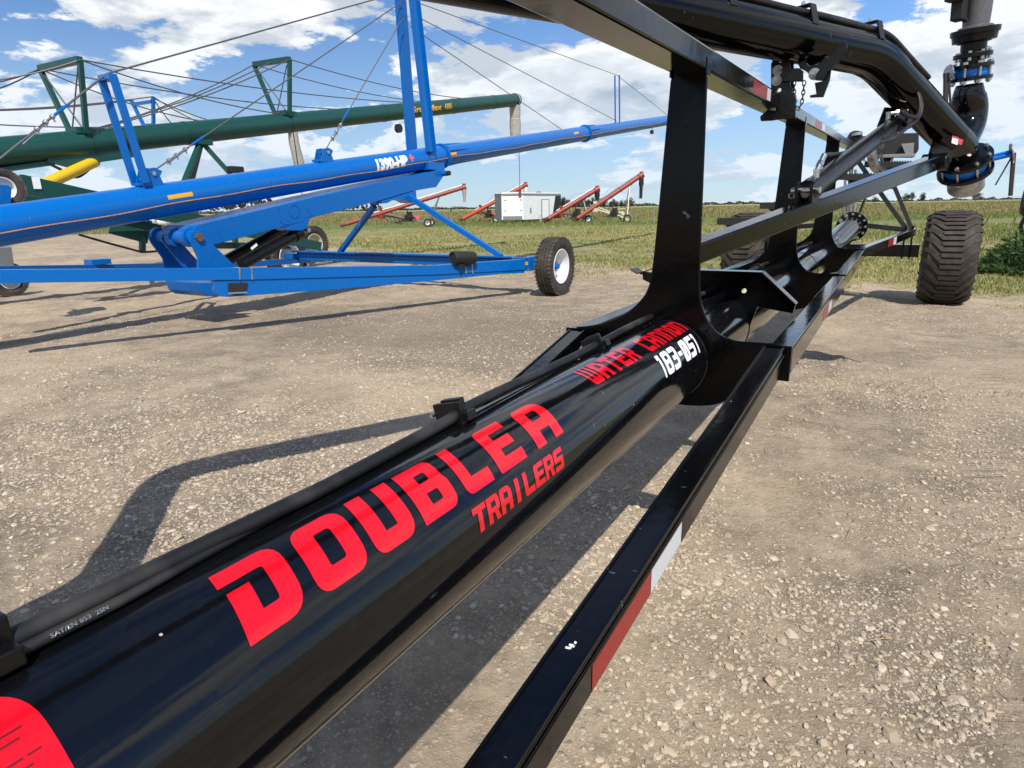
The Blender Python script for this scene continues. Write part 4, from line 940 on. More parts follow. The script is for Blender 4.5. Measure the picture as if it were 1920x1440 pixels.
def cable(parent, a, b, r=.006, sag=.0, name='guy_cable', mat='cable', n=10):
    a, b = np.array(a, float), np.array(b, float); pts = [a*(1-t)+b*t-np.array([0, 0, sag*4*t*(1-t)]) for t in np.linspace(0, 1, n if sag else 2)]
    mb = MB(); mb.tube(pts, r, 8); return part(name, mb, mat, parent)

# ================================================================ big blue auger
XB = -7.905; zb = lambda Y: 1.307+.1424*(Y-3.165)
BL = thing('grain_auger', 'large bright blue grain auger with twin mast posts and white number on its tube', 'grain auger', (XB, 9.7, 0), 'long grain augers parked in a row')
adir = _n(np.array([0, 1, .1424])); bx = lambda px, py, x=XB: P(px, py, 'x', x)
Yc1 = bx(826, 288)[1]; Yc2 = bx(1096, 250)[1]; Yend = 29.0
pt = lambda Y, x=XB: np.array([x, Y, zb(Y)])
mb = MB(); mb.tube([pt(-2.5), pt(Yc1)], .20, 56); TU = part('auger_tube', mb, 'blue', BL)
mb = MB(); mb.tube([pt(Yc1), pt(Yc2)], .192, 56); T2 = part('auger_tube', mb, 'blue', BL)
mb = MB(); mb.tube([pt(Yc2), pt(Yend)], .172, 48); mb.cyl(pt(Yend), pt(Yend)+adir*.3, .19, 32); part('auger_tube', mb, 'blue', BL)
mb = MB(); mb.cyl(pt(Yend)+np.array([0, .15, -.1]), pt(Yend)+np.array([0, .15, -.75]), .13, 20); part('discharge_spout', mb, 'black_flat', BL)
for Yc, r in ((Yc1, .20), (Yc2, .192)):
    mb = MB(); mb.lathe(pt(Yc), adir, [(-.03, r), (-.03, r+.035), (-.008, r+.04), (-.008, r+.005), (.008, r+.005), (.008, r+.04), (.03, r+.035), (.03, r)], 48, False)
    for q in (25, 90, 155, -60, -120):
        a = math.radians(q); d = np.array([math.cos(a), 0, math.sin(a)]); A = pt(Yc)+d*(r+.03); mb.prism([A, A-d*.05, A-d*.05+adir*.75, A-d*.03+adir*.75], np.cross(d, adir)*.012)
    cf = part('tube_collar', mb, 'blue', BL, bevel=.002); mb = MB()
    for q in range(0, 360, 45):
        a = math.radians(q); d = np.array([math.cos(a), 0, math.sin(a)]); mb.bolt(pt(Yc)+d*(r+.022)+adir*.03, adir, .012, .012)
    part('bolt', mb, 'steel', cf)
# number and reflectors
y0_ = bx(703, 305, XB+.19)[1]; y1_ = bx(765, 298, XB+.19)[1]
me = font('1390-HP', .20, .62, .013, .12); wd = max(v.co.x for v in me.vertices); me.transform(Matrix.Diagonal(((y1_-y0_)/wd, 1.25, 1, 1)))
me.transform(Matrix.Translation((0, -.050, 0)))
wrap('lettering', me, 'decal_white', TU, pt(y0_), adir, .2012, (1, 0, 0), 'white number 1390-HP', cut=.012)
yp = bx(769, 295, XB+.19)[1]
wrap('plus_mark', curve_mesh([[(.03, .0), (.075, .0), (.075, .05), (.12, .05), (.12, .085), (.075, .085), (.075, .135), (.03, .135), (.03, .085), (-.012, .085), (-.012, .05), (.03, .05)]]), 'decal_pink', TU, pt(yp), adir, .2012, (1, 0, 0), cut=.02)
for px, py, w_, tb, r in ((315, 371, .34, TU, .2012), (840, 290, .30, T2, .1932), (1077, 250, .3, T2, .1932)):
    Yr = bx(px, py, XB+.19)[1]; c_ = P(px, py, 'x', XB+.19); v0 = (c_[2]-zb(Yr))
    wrap('amber_reflector', rect_mesh(0, w_, v0-.022, v0+.028), 'amber', tb, pt(Yr), adir, r, (1, 0, 0), cut=.02)
# brake and light line strapped along the tube
pts = []
for Y in np.arange(-1., 24, .12):
    a = math.radians(-14+3*math.sin(Y*1.3)+2*math.sin(Y*4.1)); r = (.206 if Y < Yc1 else .198 if Y < Yc2 else .178); pts.append(pt(Y)+r*np.array([math.cos(a), 0, math.sin(a)]))
mb = MB(); mb.tube(pts, .008, 8); part('wiring_line', mb, 'copper', BL)
# tie-down brackets for the cables
def cbracket(px, py, yb):
    Y = bx(px, py)[1]; c = pt(Y); mb = MB()
    for s in (-1, 1): mb.prism([c+np.array([s*.075, -.14, .17]), c+np.array([s*.075, .14, .19]), c+np.array([s*.075, .10, .30]), c+np.array([s*.075, .14, .36]), c+np.array([s*.075, .05, .40]), c+np.array([s*.075, -.06, .38])], (.014, 0, 0))
    mb.box(c+np.array([0, .0, .20]), (.17, .34, .03)); b = part('cable_bracket', mb, 'blue', BL, bevel=.002)
    mb = MB(); mb.cyl(c+np.array([-.095, .02, .33]), c+np.array([.095, .02, .33]), .016, 14)
    for s in (-1, 1): mb.cyl(c+np.array([s*.083, .02, .33]), c+np.array([s*.10, .02, .33]), .028, 6)
    part('bracket_pin', mb, 'steel', b); return c+np.array([0, .02, .33])
q1 = cbracket(277, 325, 0); q2 = cbracket(606, 290, 0)
# mast
mt = [bx(806, 272, XB+.20), bx(781, 0, XB+.20)]; mt[1] = np.array([XB+.17, mt[1][1], mt[1][2]])
for s in (1, -1):
    a = np.array([XB+s*.20, mt[0][1], mt[0][2]-.12]); b = np.array([XB+s*.13, mt[1][1], mt[1][2]]); b = b+(b-a)*.22
    mb = MB(); mb.bar(a, b, .05, .21, up=(0, 1, 0)); 
    for e in (-.1, .1): mb.bar(a+np.array([s*.04, e, 0]), b+np.array([s*.04, e, 0]), .07, .012, up=(0, 1, 0))
    part('mast_post', mb, 'blue', BL, bevel=.003)
mtop = np.array([XB, mt[1][1]-.05, mt[1][2]])
# front king post and rear post
for s, p0, p1 in ((1, (274, 343), (212, 143)), (-1, (254, 347), (191, 150))):
    a, b = bx(*p0, XB+.14*s), bx(*p1, XB+.14*s); mb = MB(); mb.bar(a, b, .035, .085, up=(0, 1, 0)); part('king_post', mb, 'blue', BL, bevel=.003)
mb = MB(); ka = bx(191, 148, XB-.14); kb = bx(212, 143, XB+.14); mb.bar(ka, kb, .09, .06); KT = (ka+kb)/2+np.array([0, 0, .04]); part('post_cap', mb, 'blue', BL, bevel=.003)
fp0, fp1 = bx(1158, 222), bx(1157, 141)
for s in (-1, 1):
    mb = MB(); mb.bar((XB+s*.07, fp0[1], zb(fp0[1])+.15), (XB+s*.07, fp1[1], fp1[2]), .03, .05, up=(0, 1, 0)); part('king_post', mb, 'blue', BL)
FT = np.array([XB, fp1[1], fp1[2]])
mA = mtop+np.array([0, .0, .12])
cable(BL, mA+np.array([0, -.1, 0]), KT, .010); cable(BL, KT, bx(0, 297), .012); cable(BL, bx(0, 297), pt(1.6)+np.array([0, 0, .24]), .012)
cable(BL, mtop+np.array([0, -.1, -.03]), q1, .009); cable(BL, mtop+np.array([0, -.1, -.28]), q2, .008)
cable(BL, mtop+np.array([0, .1, .05]), FT, .008); cable(BL, FT, pt(bx(1252, 208)[1])+np.array([0, 0, .18]), .008)
cable(BL, mtop+np.array([0, .1, -.16]), pt(fp0[1])+np.array([0, 0, .20]), .008); cable(BL, mtop+np.array([0, .1, -.38]), pt(bx(1052, 236)[1])+np.array([0, 0, .2]), .008)
for a, b, L in ((KT, bx(0, 297), .42), (mtop+np.array([0, -.1, -.03]), q1, .30), (mtop+np.array([0, -.1, -.28]), q2, .25)):
    d = _n(b-a)
    for t0 in ((.50, .62, .72) if L > .4 else (.32, .45, .60)):
        c = b-d*t0; mb = MB(); mb.lathe(c, d, [(-.015, .012), (-.015, .026), (.015, .026), (.015, .012)], 12); mb.bar(c, c+np.array([0, .02, -.05]), .018, .014); part('cable_clip', mb, 'steel', BL)
    mb = MB(); mb.tube([b-d*.30, b-d*.62], .012, 8); mb.tube([b-d*.28+np.array([0, .012, -.02]), b-d*.66+np.array([0, 0, -.01])], .009, 8); part('cable_tail', mb, 'steel', BL)
    mb = MB(); mb.tube([b-d*.72, b-d*.95], .015, 8); part('cable_sleeve', mb, 'blue', BL)
# lift arm
ap = [(360, 442), (358, 433), (371, 422), (600, 367), (829, 318), (833, 328), (818, 351), (806, 352.5), (771, 359), (703, 379), (589, 407), (574, 414), (521, 428), (401, 459), (378, 462)]
XA = XB+.33
mb = MB(); mb.prism([np.array(bx(*p, XA))-np.array([.33, 0, 0]) for p in ap], (.66, 0, 0)); ARM = part('lift_arm', mb, 'blue', BL, bevel=.006)
mb = MB(); e0 = bx(829, 322, XA); mb.box(e0+np.array([-.33, -.05, .10]), (.5, .5, .14)); mb.cyl(e0+np.array([-.75, .02, -.03]), e0+np.array([.10, .02, -.03]), .05, 20); part('arm_saddle', mb, 'blue', BL, bevel=.005)
mb = MB(); mb.cyl(e0+np.array([.06, .02, -.03]), e0+np.array([.16, .02, -.03]), .045, 20); part('pin_cap', mb, 'black_flat', ARM)
pv = bx(366, 445, XA+.04)
mb = MB(); mb.cyl(pv+np.array([.02, 0, 0]), pv+np.array([.10, 0, 0]), .052, 6); part('pivot_pin', mb, 'rust', ARM)
for nm, q in (('arm_joggle', [(521, 390), (526, 396), (524, 402), (527, 408), (524, 414), (530, 419), (541, 420)]), ('arm_joggle', [(411, 425), (408, 434), (414, 441), (416, 449)]), ('arm_joggle', [(578, 386), (576, 392), (580, 397), (586, 403), (570, 408)])):
    mb = MB(); mb.tube([bx(*p, XA+.001) for p in q], .006, 6); part('weld_bead', mb, 'blue', ARM)
mb = MB(); hc_ = bx(552, 396, XA); mb.lathe(hc_, (1, 0, 0), [(-.002, .085), (-.002, .1), (.006, .1), (.006, .085)], 32); part('weld_bead', mb, 'blue', ARM)
# pivot tower
XT = XB+.42
mb = MB(); mb.prism([bx(*p, XT) for p in ((355, 452), (354, 440), (361, 434), (373, 434), (438, 497), (437, 506), (370, 506), (370, 482))], (.03, 0, 0)); part('pivot_plate', mb, 'blue', BL, bevel=.003)
Yv = pv[1]; py_ = lambda px, py: P(px, py, 'y', Yv)
XF = py_(298, 441)[0]
mb = MB(); mb.prism([bx(*p, XF) for p in ((279, 447), (284, 435), (297, 430), (306, 434), (368, 490), (368, 503), (308, 503), (305, 485), (284, 457))], (.03, 0, 0)); part('pivot_plate', mb, 'blue', BL, bevel=.003)
mb = MB(); mb.prism([bx(*p, XF+.25) for p in ((300, 447), (306, 436), (316, 434), (326, 440), (372, 492), (372, 503), (345, 503), (318, 470))], (.03, 0, 0)); part('pivot_plate', mb, 'blue', BL, bevel=.003)
zc_ = pv[2]; mb = MB(); mb.cyl((XF, Yv, zc_), (XT, Yv, zc_), .085, 32)
for k, q in ((.0, .03), (.42, .05), (.80, .05)): x_ = XF+(XT-XF)*k; mb.lathe((x_, Yv, zc_), (1, 0, 0), [(-q, .08), (-q, .12), (q, .12), (q, .08)], 32, False)
part('pivot_tube', mb, 'blue', BL)
# side arms of the undercarriage (they close towards the hitch)
nN = np.array([.949, -.318, 0]); cN = float(nN@np.array([-5.0, 9.7, 0])); NA = lambda px, py: PN(px, py, nN, cN)
mb = MB(); mb.prism([NA(*p)-nN*.06 for p in ((-60, 506.5), (0, 506), (470, 502.5), (820, 497.5), (985, 486), (985, 506), (820, 515), (470, 524.5), (0, 531), (-60, 532))], nN*.12); SA = part('side_arm', mb, 'blue', BL, bevel=.004)
mb = MB(); mb.prism([NA(*p)-nN*.065 for p in ((402, 527), (470, 523), (820, 513), (985, 505), (985, 512), (940, 514), (820, 526), (640, 542), (430, 557), (414, 556), (402, 545))], nN*.10); WG = part('gusset_web', mb, 'blue', BL, bevel=.003)
mb = MB(); mb.prism([NA(*p)+nN*.0 for p in ((428, 531), (464, 530), (462, 542), (454, 551), (440, 553), (428, 545))], nN*.01); part('access_hole_shade', mb, 'black_flat', WG)  # matte black sheet paints the dark inside of an opening
mb = MB(); mb.tube([NA(426, 550)+nN*.02, NA(462, 548)+nN*.02], .012, 8); part('hook_rod', mb, 'steel', WG)
for px, py in ((449, 1), (472, 1), (873, 1), (885, 1)):
    t = 502 if px < 500 else 496; mb = MB(); mb.tube([NA(px, t-1)+nN*.004, NA(px+1, t+22-(px > 500)*4)+nN*.004], .010, 8); part('u_clamp', mb, 'galv', SA)
mb = MB(); mb.prism([P(*p, 'x', XB+.1) for p in ((340, 528), (412, 526), (420, 546), (402, 551), (358, 553), (346, 545))], (.7, 0, 0)); part('lower_pivot', mb, 'blue', BL, bevel=.01)
nF = np.array([.949, .318, 0]); cF = float(nF@np.array([-10.85, 9.7, 0])); FA = lambda px, py: PN(px, py, nF, cF)
mb = MB(); mb.prism([FA(*p) for p in ((-30, 499), (185, 496), (480, 489), (618, 479), (626, 488), (480, 500), (185, 505), (-30, 508))], nF*.12); part('side_arm', mb, 'blue', BL, bevel=.004)
mb = MB(); mb.box(FA(184, 495)+np.array([0, 0, .03]), (.2, .25, .07)); part('hose_guide', mb, 'blue', BL, bevel=.004)
# axle
YA = float(P(1041, 499, 'z', .463)[1])-.02
mb = MB(); mb.bar((-10.75, YA+.05, .50), (-5.25, YA+.05, .50), .14, .16); mb.bar((-10.75, YA-.03, .60), (-5.25, YA-.03, .60), .20, .03); AXB = part('axle_beam', mb, 'blue', BL, bevel=.004)
mb = MB(); mb.bar((-11.05, YA, .49), (float(P(1041, 499, 'z', .463)[0])-.14, YA, .49), .10, .12); part('axle_stub', mb, 'blue', BL, bevel=.004)
mb = MB(); mb.box((-5.30, YA-.02, .50), (.34, .30, .23)); HB = part('axle_socket', mb, 'blue', BL, bevel=.008)
mb = MB()
for i in range(5):
    for z in (.40, .60): mb.bolt((-5.44+.07*i, YA-.17, z), (0, -1, 0), .012, .012)
part('bolt', mb, 'galv', HB)
mb = MB(); mb.box((-5.22, YA-.1715, .51), (.12, .003, .055)); part('amber_reflector', mb, 'amber', HB)
for dx in np.linspace(0, .5, 4):
    pass
mb = MB(); ca, cb_ = NA(848, 483)+nN*.02, NA(887, 483)+nN*.02; mb.tube([ca, ca+(cb_-ca)*.15, cb_-(cb_-ca)*.1, cb_], [.085, .095, .095, .088], 28); mb.lathe(ca, _n(ca-cb_), [(-.0, .07), (.015, .07), (.015, .09), (-.02, .098)], 28); CN = part('manual_canister', mb, 'black_flat', BL)
mb = MB(); mb.box((ca+cb_)/2-np.array([0, 0, .11]), (.06, .25, .05)); part('canister_mount', mb, 'black_flat', CN)
# braces from arm to undercarriage
for a, b, s in ((bx(762, 366, XA-.05), np.array([-5.75, YA-.02, .60]), 1), (bx(702, 386, XB-.25), P(626, 488, 'y', 9.55), 0)):
    mb = MB(); mb.bar(a, b, .085, .085); part('brace', mb, 'blue', BL, bevel=.004)
mb = MB(); mb.prism([np.array(bx(*p, XA-.1)) for p in ((704, 378), (770, 358), (771, 372), (762, 381), (752, 376), (728, 374), (716, 381), (706, 382))], (.25, 0, 0)); part('brace_bracket', mb, 'blue', BL, bevel=.003)
mb = MB(); mb.prism([np.array(bx(*p, XA-.1)) for p in ((520, 427), (572, 412), (566, 428), (556, 432), (530, 432))], (.2, 0, 0)); part('cylinder_bracket', mb, 'blue', BL, bevel=.003)
for off, p0, p1 in ((XA-.10, (452, 496), (562, 436)), (XB-.28, (404, 500), (548, 420))):
    a, b = bx(*p0, off), bx(*p1, off); d = _n(b-a); mb = MB(); mb.cyl(a, b, .080, 32); mb.cyl(b-d*.12, b, .098, 32); cy_ = part('lift_cylinder', mb, 'blacksatin', BL)
    mb = MB(); mb.cyl(b, b+d*.12, .03, 16); mb.cyl(b+d*.1-np.array([.1, 0, 0]), b+d*.1+np.array([.1, 0, 0]), .035, 16); part('cylinder_eye', mb, 'steel', cy_)
mb = MB(); a, b = bx(471, 467, XA-.015), bx(482, 458, XA-.015); mb.bar(a, b, .004, .035); part('white_sticker', mb, 'decal_white', cy_)
wn_ = P(1041, 499, 'z', .463); road_wheel('wheel', (wn_[0], wn_[1], .463), .468, .29, .265, 'rimwhite', BL, 1)
road_wheel('wheel', (-11.15, YA+.05, .463), .468, .29, .265, 'rimwhite', BL, 1)
# swing hopper carried high at the front
hx = -9.6; hc = bx(4, 354, hx); road_wheel('hopper_wheel', hc, .235, .15, .13, 'rimwhite', BL, 1, ax=(1, -.25, 0))
mb = MB(); o = [bx(*p, hx+.25) for p in ((-40, 345), (14, 347), (21, 352), (19, 384), (-40, 388))]; mb.prism(o, (.03, 0, 0)); mb.prism([q-np.array([.12, 0, 0]) for q in o], (.03, 0, 0)); mb.bar(bx(-30, 382, hx+.3), bx(15, 382, hx), .1, .1); part('hopper_bracket', mb, 'blue', BL, bevel=.004)
mb = MB(); s_a = bx(8, 354, hx+.2); mb.cyl(s_a-np.array([.5, 0, 0]), s_a, .03, 12); part('hopper_axle', mb, 'blue', BL)
light_c = pt(bx(1220, 240)[1])+np.array([.05, 0, -.30]); mb = MB(); mb.box(light_c, (.10, .10, .12)); mb.cyl(light_c, light_c+np.array([0, 0, .15]), .01, 8); part('work_light', mb, 'black_flat', BL, bevel=.01)

# ================================================================ green auger
XG = -11.65; gA = P(0, 285, 'x', XG); gB = P(900, 194, 'x', XG); gs = (gB[2]-gA[2])/(gB[1]-gA[1]); zg = lambda Y: gA[2]+gs*(Y-gA[1]); gd = _n(np.array([0, 1, gs])); gp_ = lambda Y: np.array([XG, Y, zg(Y)])
gx = lambda px, py, x=XG: P(px, py, 'x', x)
GR = thing('grain_auger', 'long dark green grain auger behind the blue one with yellow lettering and grey canvas spout', 'grain auger', (XG, 11, 0), 'long grain augers parked in a row')
Yge = gx(962, 192)[1]; Yj = gx(162, 262)[1]
mb = MB(); mb.tube([gp_(-2), gp_(Yj)], .208, 56); part('auger_tube', mb, 'green', GR)
mb = MB(); mb.tube([gp_(Yj), gp_(Yge)], .20, 56); mb.lathe(gp_(Yge), gd, [(0, .20), (.06, .215), (.25, .20), (.36, .12), (.38, 0)], 40); GT = part('auger_tube', mb, 'green', GR)
for px in (162, 345, 540, 720, 850, 925):
    mb = MB(); Y = gx(px, 230)[1]; mb.lathe(gp_(Y), gd, [(-.03, .20), (-.03, .207), (.03, .207), (.03, .20)], 40, False); part('tube_band', mb, 'green', GT)
mb = MB(); mb.lathe(gp_(Yge)+gd*.12, gd, [(-.01, .208), (-.01, .218), (.01, .218), (.01, .208)], 32); part('spout_strap', mb, 'white', GT)
s0 = gp_(Yge)+np.array([0, .12, -.15]); mb = MB(); mb.lathe(s0, (0, 0, -1), [(0, .19), (.2, .185), (.42, .175), (.44, .19), (.7, .19), (1.15, .165), (1.5, .16)], 32); part('canvas_spout', mb, 'sock', GR)
cable(GR, s0+np.array([.1, .05, -.2]), s0+np.array([.12, .05, -2.75]), .012, 0, 'spout_cord'); mb = MB(); mb.cyl(s0+np.array([.12, .05, -2.7]), s0+np.array([.12, .05, -3.0]), .05, 12); part('cord_weight', mb, 'rust', GR)
mb = MB(); mb.prism([gx(*p, XG+.10) for p in ((86, 303), (127, 314), (176, 306), (256, 294), (256, 276), (90, 292))], (.06, 0, 0)); mb.prism([gx(*p, XG+.05) for p in ((-30, 318), (-30, 328), (100, 310), (100, 300))], (.12, 0, 0)); part('belly_plate', mb, 'green', GR, bevel=.004)
ym = gx(806, 205, XG+.19); me = font('GrainMax', .26, .62, .008, .15); wd = max(v.co.x for v in me.vertices); Ya, Yb_, Yc_ = gx(768, 204, XG+.19)[1], gx(829, 198, XG+.19)[1], gx(833, 197, XG+.19)[1]; Yd_ = gx(847, 195, XG+.19)[1]
me.transform(Matrix.Diagonal(((Yb_-Ya)/wd, .8, 1, 1))); me.transform(Matrix.Translation((0, -.06, 0))); wrap('lettering', me, 'amber', GT, gp_(Ya), gd, .2015, (1, 0, 0), 'yellow name on the tube', cut=.03)
me = font('4385', .26, .62, .004, .15); wd = max(v.co.x for v in me.vertices); me.transform(Matrix.Diagonal(((Yd_-Yc_)/wd, .8, 1, 1))); me.transform(Matrix.Translation((0, -.06, 0))); wrap('lettering', me, 'amber', GT, gp_(Yc_), gd, .2015, (1, 0, 0), 'yellow number 4385', cut=.03)
def gmast(bpx, n, f, bn, bf):
    Y = gx(*bpx)[1]; Pn, Pf = P(*n, 'y', Y), P(*f, 'y', Y); Bn, Bf = P(*bn, 'y', Y), P(*bf, 'y', Y)
    mb = MB(); mb.bar(Pf, Pn, .09, .10); part('mast_bar', mb, 'green', GR, bevel=.003)
    for a, b in ((Bn, Pn), (Bf, Pf)): mb = MB(); mb.bar(a, b, .07, .07, up=(0, 1, 0)); part('mast_leg', mb, 'green', GR, bevel=.003)
    cable(GR, Bf+np.array([0, 0, .05]), Pn-np.array([.1, 0, .1]), .012, 0, 'brace_rod'); cable(GR, Bn+np.array([-.05, 0, .05]), Pf-np.array([-.1, 0, .1]), .012, 0, 'brace_rod')
    mb = MB(); mb.box(gp_(Y)+np.array([.0, .05, .19]), (.34, .35, .10)); part('mast_base', mb, 'green', GR, bevel=.004)
    return Pn, Pf, Y
N1, F1, Y1_ = gmast((150, 254), (150, 112), (75, 129), (162, 250), (136, 256))
N2, F2, Y2_ = gmast((532, 220), (543, 111), (476, 121), (543, 217), (519, 221))
tt = lambda px, off=0.: gp_(gx(px, 228-(px-400)*.06)[1])+np.array([off, 0, .19])
for a, b in ((N1, tt(765, .1)), (N1, tt(520, .1)), (F1, tt(640, -.1)), (F1, tt(385, -.12)), (N2, tt(860, .1)), (F2, tt(800, -.1)), (N2, tt(172, .12)), (F2, tt(172, -.1)), (F2+(N2-F2)*.5, tt(165, .0))):
    cable(GR, a, b, .011, .10)
for a, px, py in ((N1, -60, 156), (F1, -60, 160), (F1, -60, 182)): cable(GR, a, gx(px, py), .011, .05)
mb = MB(); o = gp_(gx(735, 215)[1])+np.array([.18, 0, -.12]); mb.bar(o+np.array([0, 0, .2]), o-np.array([0, 0, .15]), .06, .06); mb.cyl(o-np.array([.04, 0, .28]), o-np.array([-.06, 0, .28]), .11, 16); part('work_light', mb, 'black_flat', GR)
# legs and frame
ga = gx(377, 265)
for tgt in (P(318, 412, 'x', XG+.9), P(338, 420, 'x', XG-.6), P(498, 400, 'x', XG+.6)):
    mb = MB(); mb.bar(ga, tgt, .09, .09); part('lift_leg', mb, 'green', GR, bevel=.004)
mb = MB(); mb.box(ga, (.3, .3, .14)); part('leg_joint', mb, 'green', GR, bevel=.01)
mb = MB(); o = P(440, 318, 'x', XG+.3); mb.box(o, (.2, .3, .12)); part('leg_stop', mb, 'black_flat', GR, bevel=.02)
fb = [P(38, 345, 'x', XG+1.1), P(150, 371, 'x', XG+1.1), P(300, 409, 'x', XG+1.1), P(382, 424, 'x', XG+1.1), P(600, 462, 'x', XG+1.1)]
mb = MB(); mb.bar(fb[0], fb[4], .10, .26, h2=.18); FR = part('frame_rail', mb, 'green', GR, bevel=.004)
mb = MB(); mb.bar(P(30, 366, 'x', XG+.6), P(300, 430, 'x', XG+.9), .10, .14); part('frame_rail', mb, 'green', GR, bevel=.004)
mb = MB(); mb.bar(P(205, 426, 'x', XG+.5), P(278, 446, 'x', XG+.7), .08, .20); mb.bar(P(278, 413, 'x', XG+.7), P(277, 448, 'x', XG+.7), .09, .09); part('frame_rail', mb, 'green', GR, bevel=.004)
mb = MB(); mb.bar(P(267, 443, 'x', XG+.7), P(267, 473, 'x', XG+.7), .08, .08); part('jack_leg', mb, 'green', GR, bevel=.004)
mb = MB(); mb.tube([P(148, 440, 'x', XG+.7), P(200, 455, 'x', XG+.7), P(267, 473, 'x', XG+.7), P(310, 470, 'x', XG+.7)], .018, 8); part('tie_rod', mb, 'black_flat', GR)
mb = MB(); mb.bar(P(395, 460, 'x', XG+.9), P(560, 461, 'x', XG+.4), .08, .12); mb.bar(P(441, 440, 'x', XG+.8), P(441, 466, 'x', XG+.8), .08, .08); part('frame_rail', mb, 'green', GR, bevel=.004)
mb = MB(); LB_ = P(70, 350, 'x', XG+1.165); mb.box(LB_+np.array([0, .0, .05]), (.004, .10, .16)); part('capacity_sticker', mb, 'decal_white', FR)
gw = P(585, 456, 'z', .52); road_wheel('wheel', (gw[0], gw[1], .50), .50, .30, .27, 'cream', GR, 1, hub='green')
gw2 = P(516, 472, 'z', .45); road_wheel('wheel', (gw2[0], gw2[1]+.4, .48), .50, .30, .27, 'cream', GR, 1, hub='green')
mb = MB(); mb.bar((gw[0], gw[1], .50), (gw2[0]+.5, gw2[1]+.4, .50), .12, .14); part('axle_beam', mb, 'green', GR, bevel=.004)
ya, yb = P(60, 357, 'x', XG+1.0), P(178, 303, 'x', XG+.02); mb = MB(); mb.tube([ya, yb], .085, 32); YT = part('swing_tube', mb, 'yellow', GR)
mb = MB(); mb.tube(spl([P(94, 308, 'x', XG+.15), P(118, 320, 'x', XG+.15), P(132, 330, 'x', XG+.15), P(148, 331, 'x', XG+.15), P(166, 318, 'x', XG+.15), P(165, 312, 'x', XG+.1)]), .022, 10); part('hydraulic_hose', mb, 'hose', GR)
lw = P(4, 557, 'z', 0); road_wheel('hopper_wheel', (lw[0], lw[1]+.15, .30), .30, .20, .16, 'rimwhite', GR, 1, hub='green')
mb = MB(); mb.bar((lw[0]+.1, lw[1]+.1, .3), P(4, 462, 'y', lw[1]+.1), .22, .16); part('hopper_leg', mb, 'grey', GR, bevel=.01)

# ================================================================ second blue auger beyond
X2 = -17.0; a2 = P(0, 286, 'x', X2); b2 = P(548, 236, 'x', X2); d2 = _n(b2-a2)
B2 = thing('grain_auger', 'blue grain auger mostly hidden behind the green tube, its small ladder mast showing above', 'grain auger', (X2, 14, 0), 'long grain augers parked in a row')
mb = MB(); mb.tube([a2-d2*6, b2+d2*.2], .17, 40); part('auger_tube', mb, 'blue', B2)
mb = MB(); s = b2+np.array([0, 0, -.1]); mb.tube([s, s-np.array([0, 0, .4]), s-np.array([0, -.12, 1.0]), s-np.array([0, -.25, 1.65])], [.15, .16, .17, .16], 24); part('canvas_spout', mb, 'sock', B2); cable(B2, s+np.array([.14, -.12, 0]), s+np.array([.14, 0, -2.1]), .014, 0, 'spout_cord', 'black_flat')
yk = P(270, 240, 'x', X2)[1]; W2 = lambda px, py: P(px, py, 'y', yk)
for a, b, n_ in ((W2(287, 181), W2(288, 242), 'mast_leg'), (W2(246, 188), W2(273, 242), 'mast_leg'), (W2(254, 195), W2(287, 190), 'mast_bar'), (W2(273, 235), W2(288, 234), 'mast_bar')):
    mb = MB(); mb.bar(a, b, .07, .07, up=(0, 1, 0)); part(n_, mb, 'blue', B2)
for a, b in ((W2(287, 181), P(-60, 207, 'x', X2)), (W2(246, 188), P(-60, 208, 'x', X2)), (W2(287, 181), P(395, 238, 'x', X2)), (W2(287, 184), P(430, 236, 'x', X2)), (W2(272, 236), P(-60, 230, 'x', X2)), (W2(287, 184), P(330, 240, 'x', X2))): cable(B2, a, b, .014, .06)
mb = MB()
for s in (-1, 1):
    mb.bar(a2-d2*4, (X2+s*1.3, 2.5, .5), .1, .1)
part('lift_leg', mb, 'blue', B2); mb = MB(); mb.bar((X2-1.4, 2.5, .5), (X2+1.4, 2.5, .5), .12, .12); part('axle_beam', mb, 'blue', B2)
for s in (-1, 1): road_wheel('wheel', (X2+s*1.5, 2.5, .40), .42, .25, .22, 'rimwhite', B2, 1)

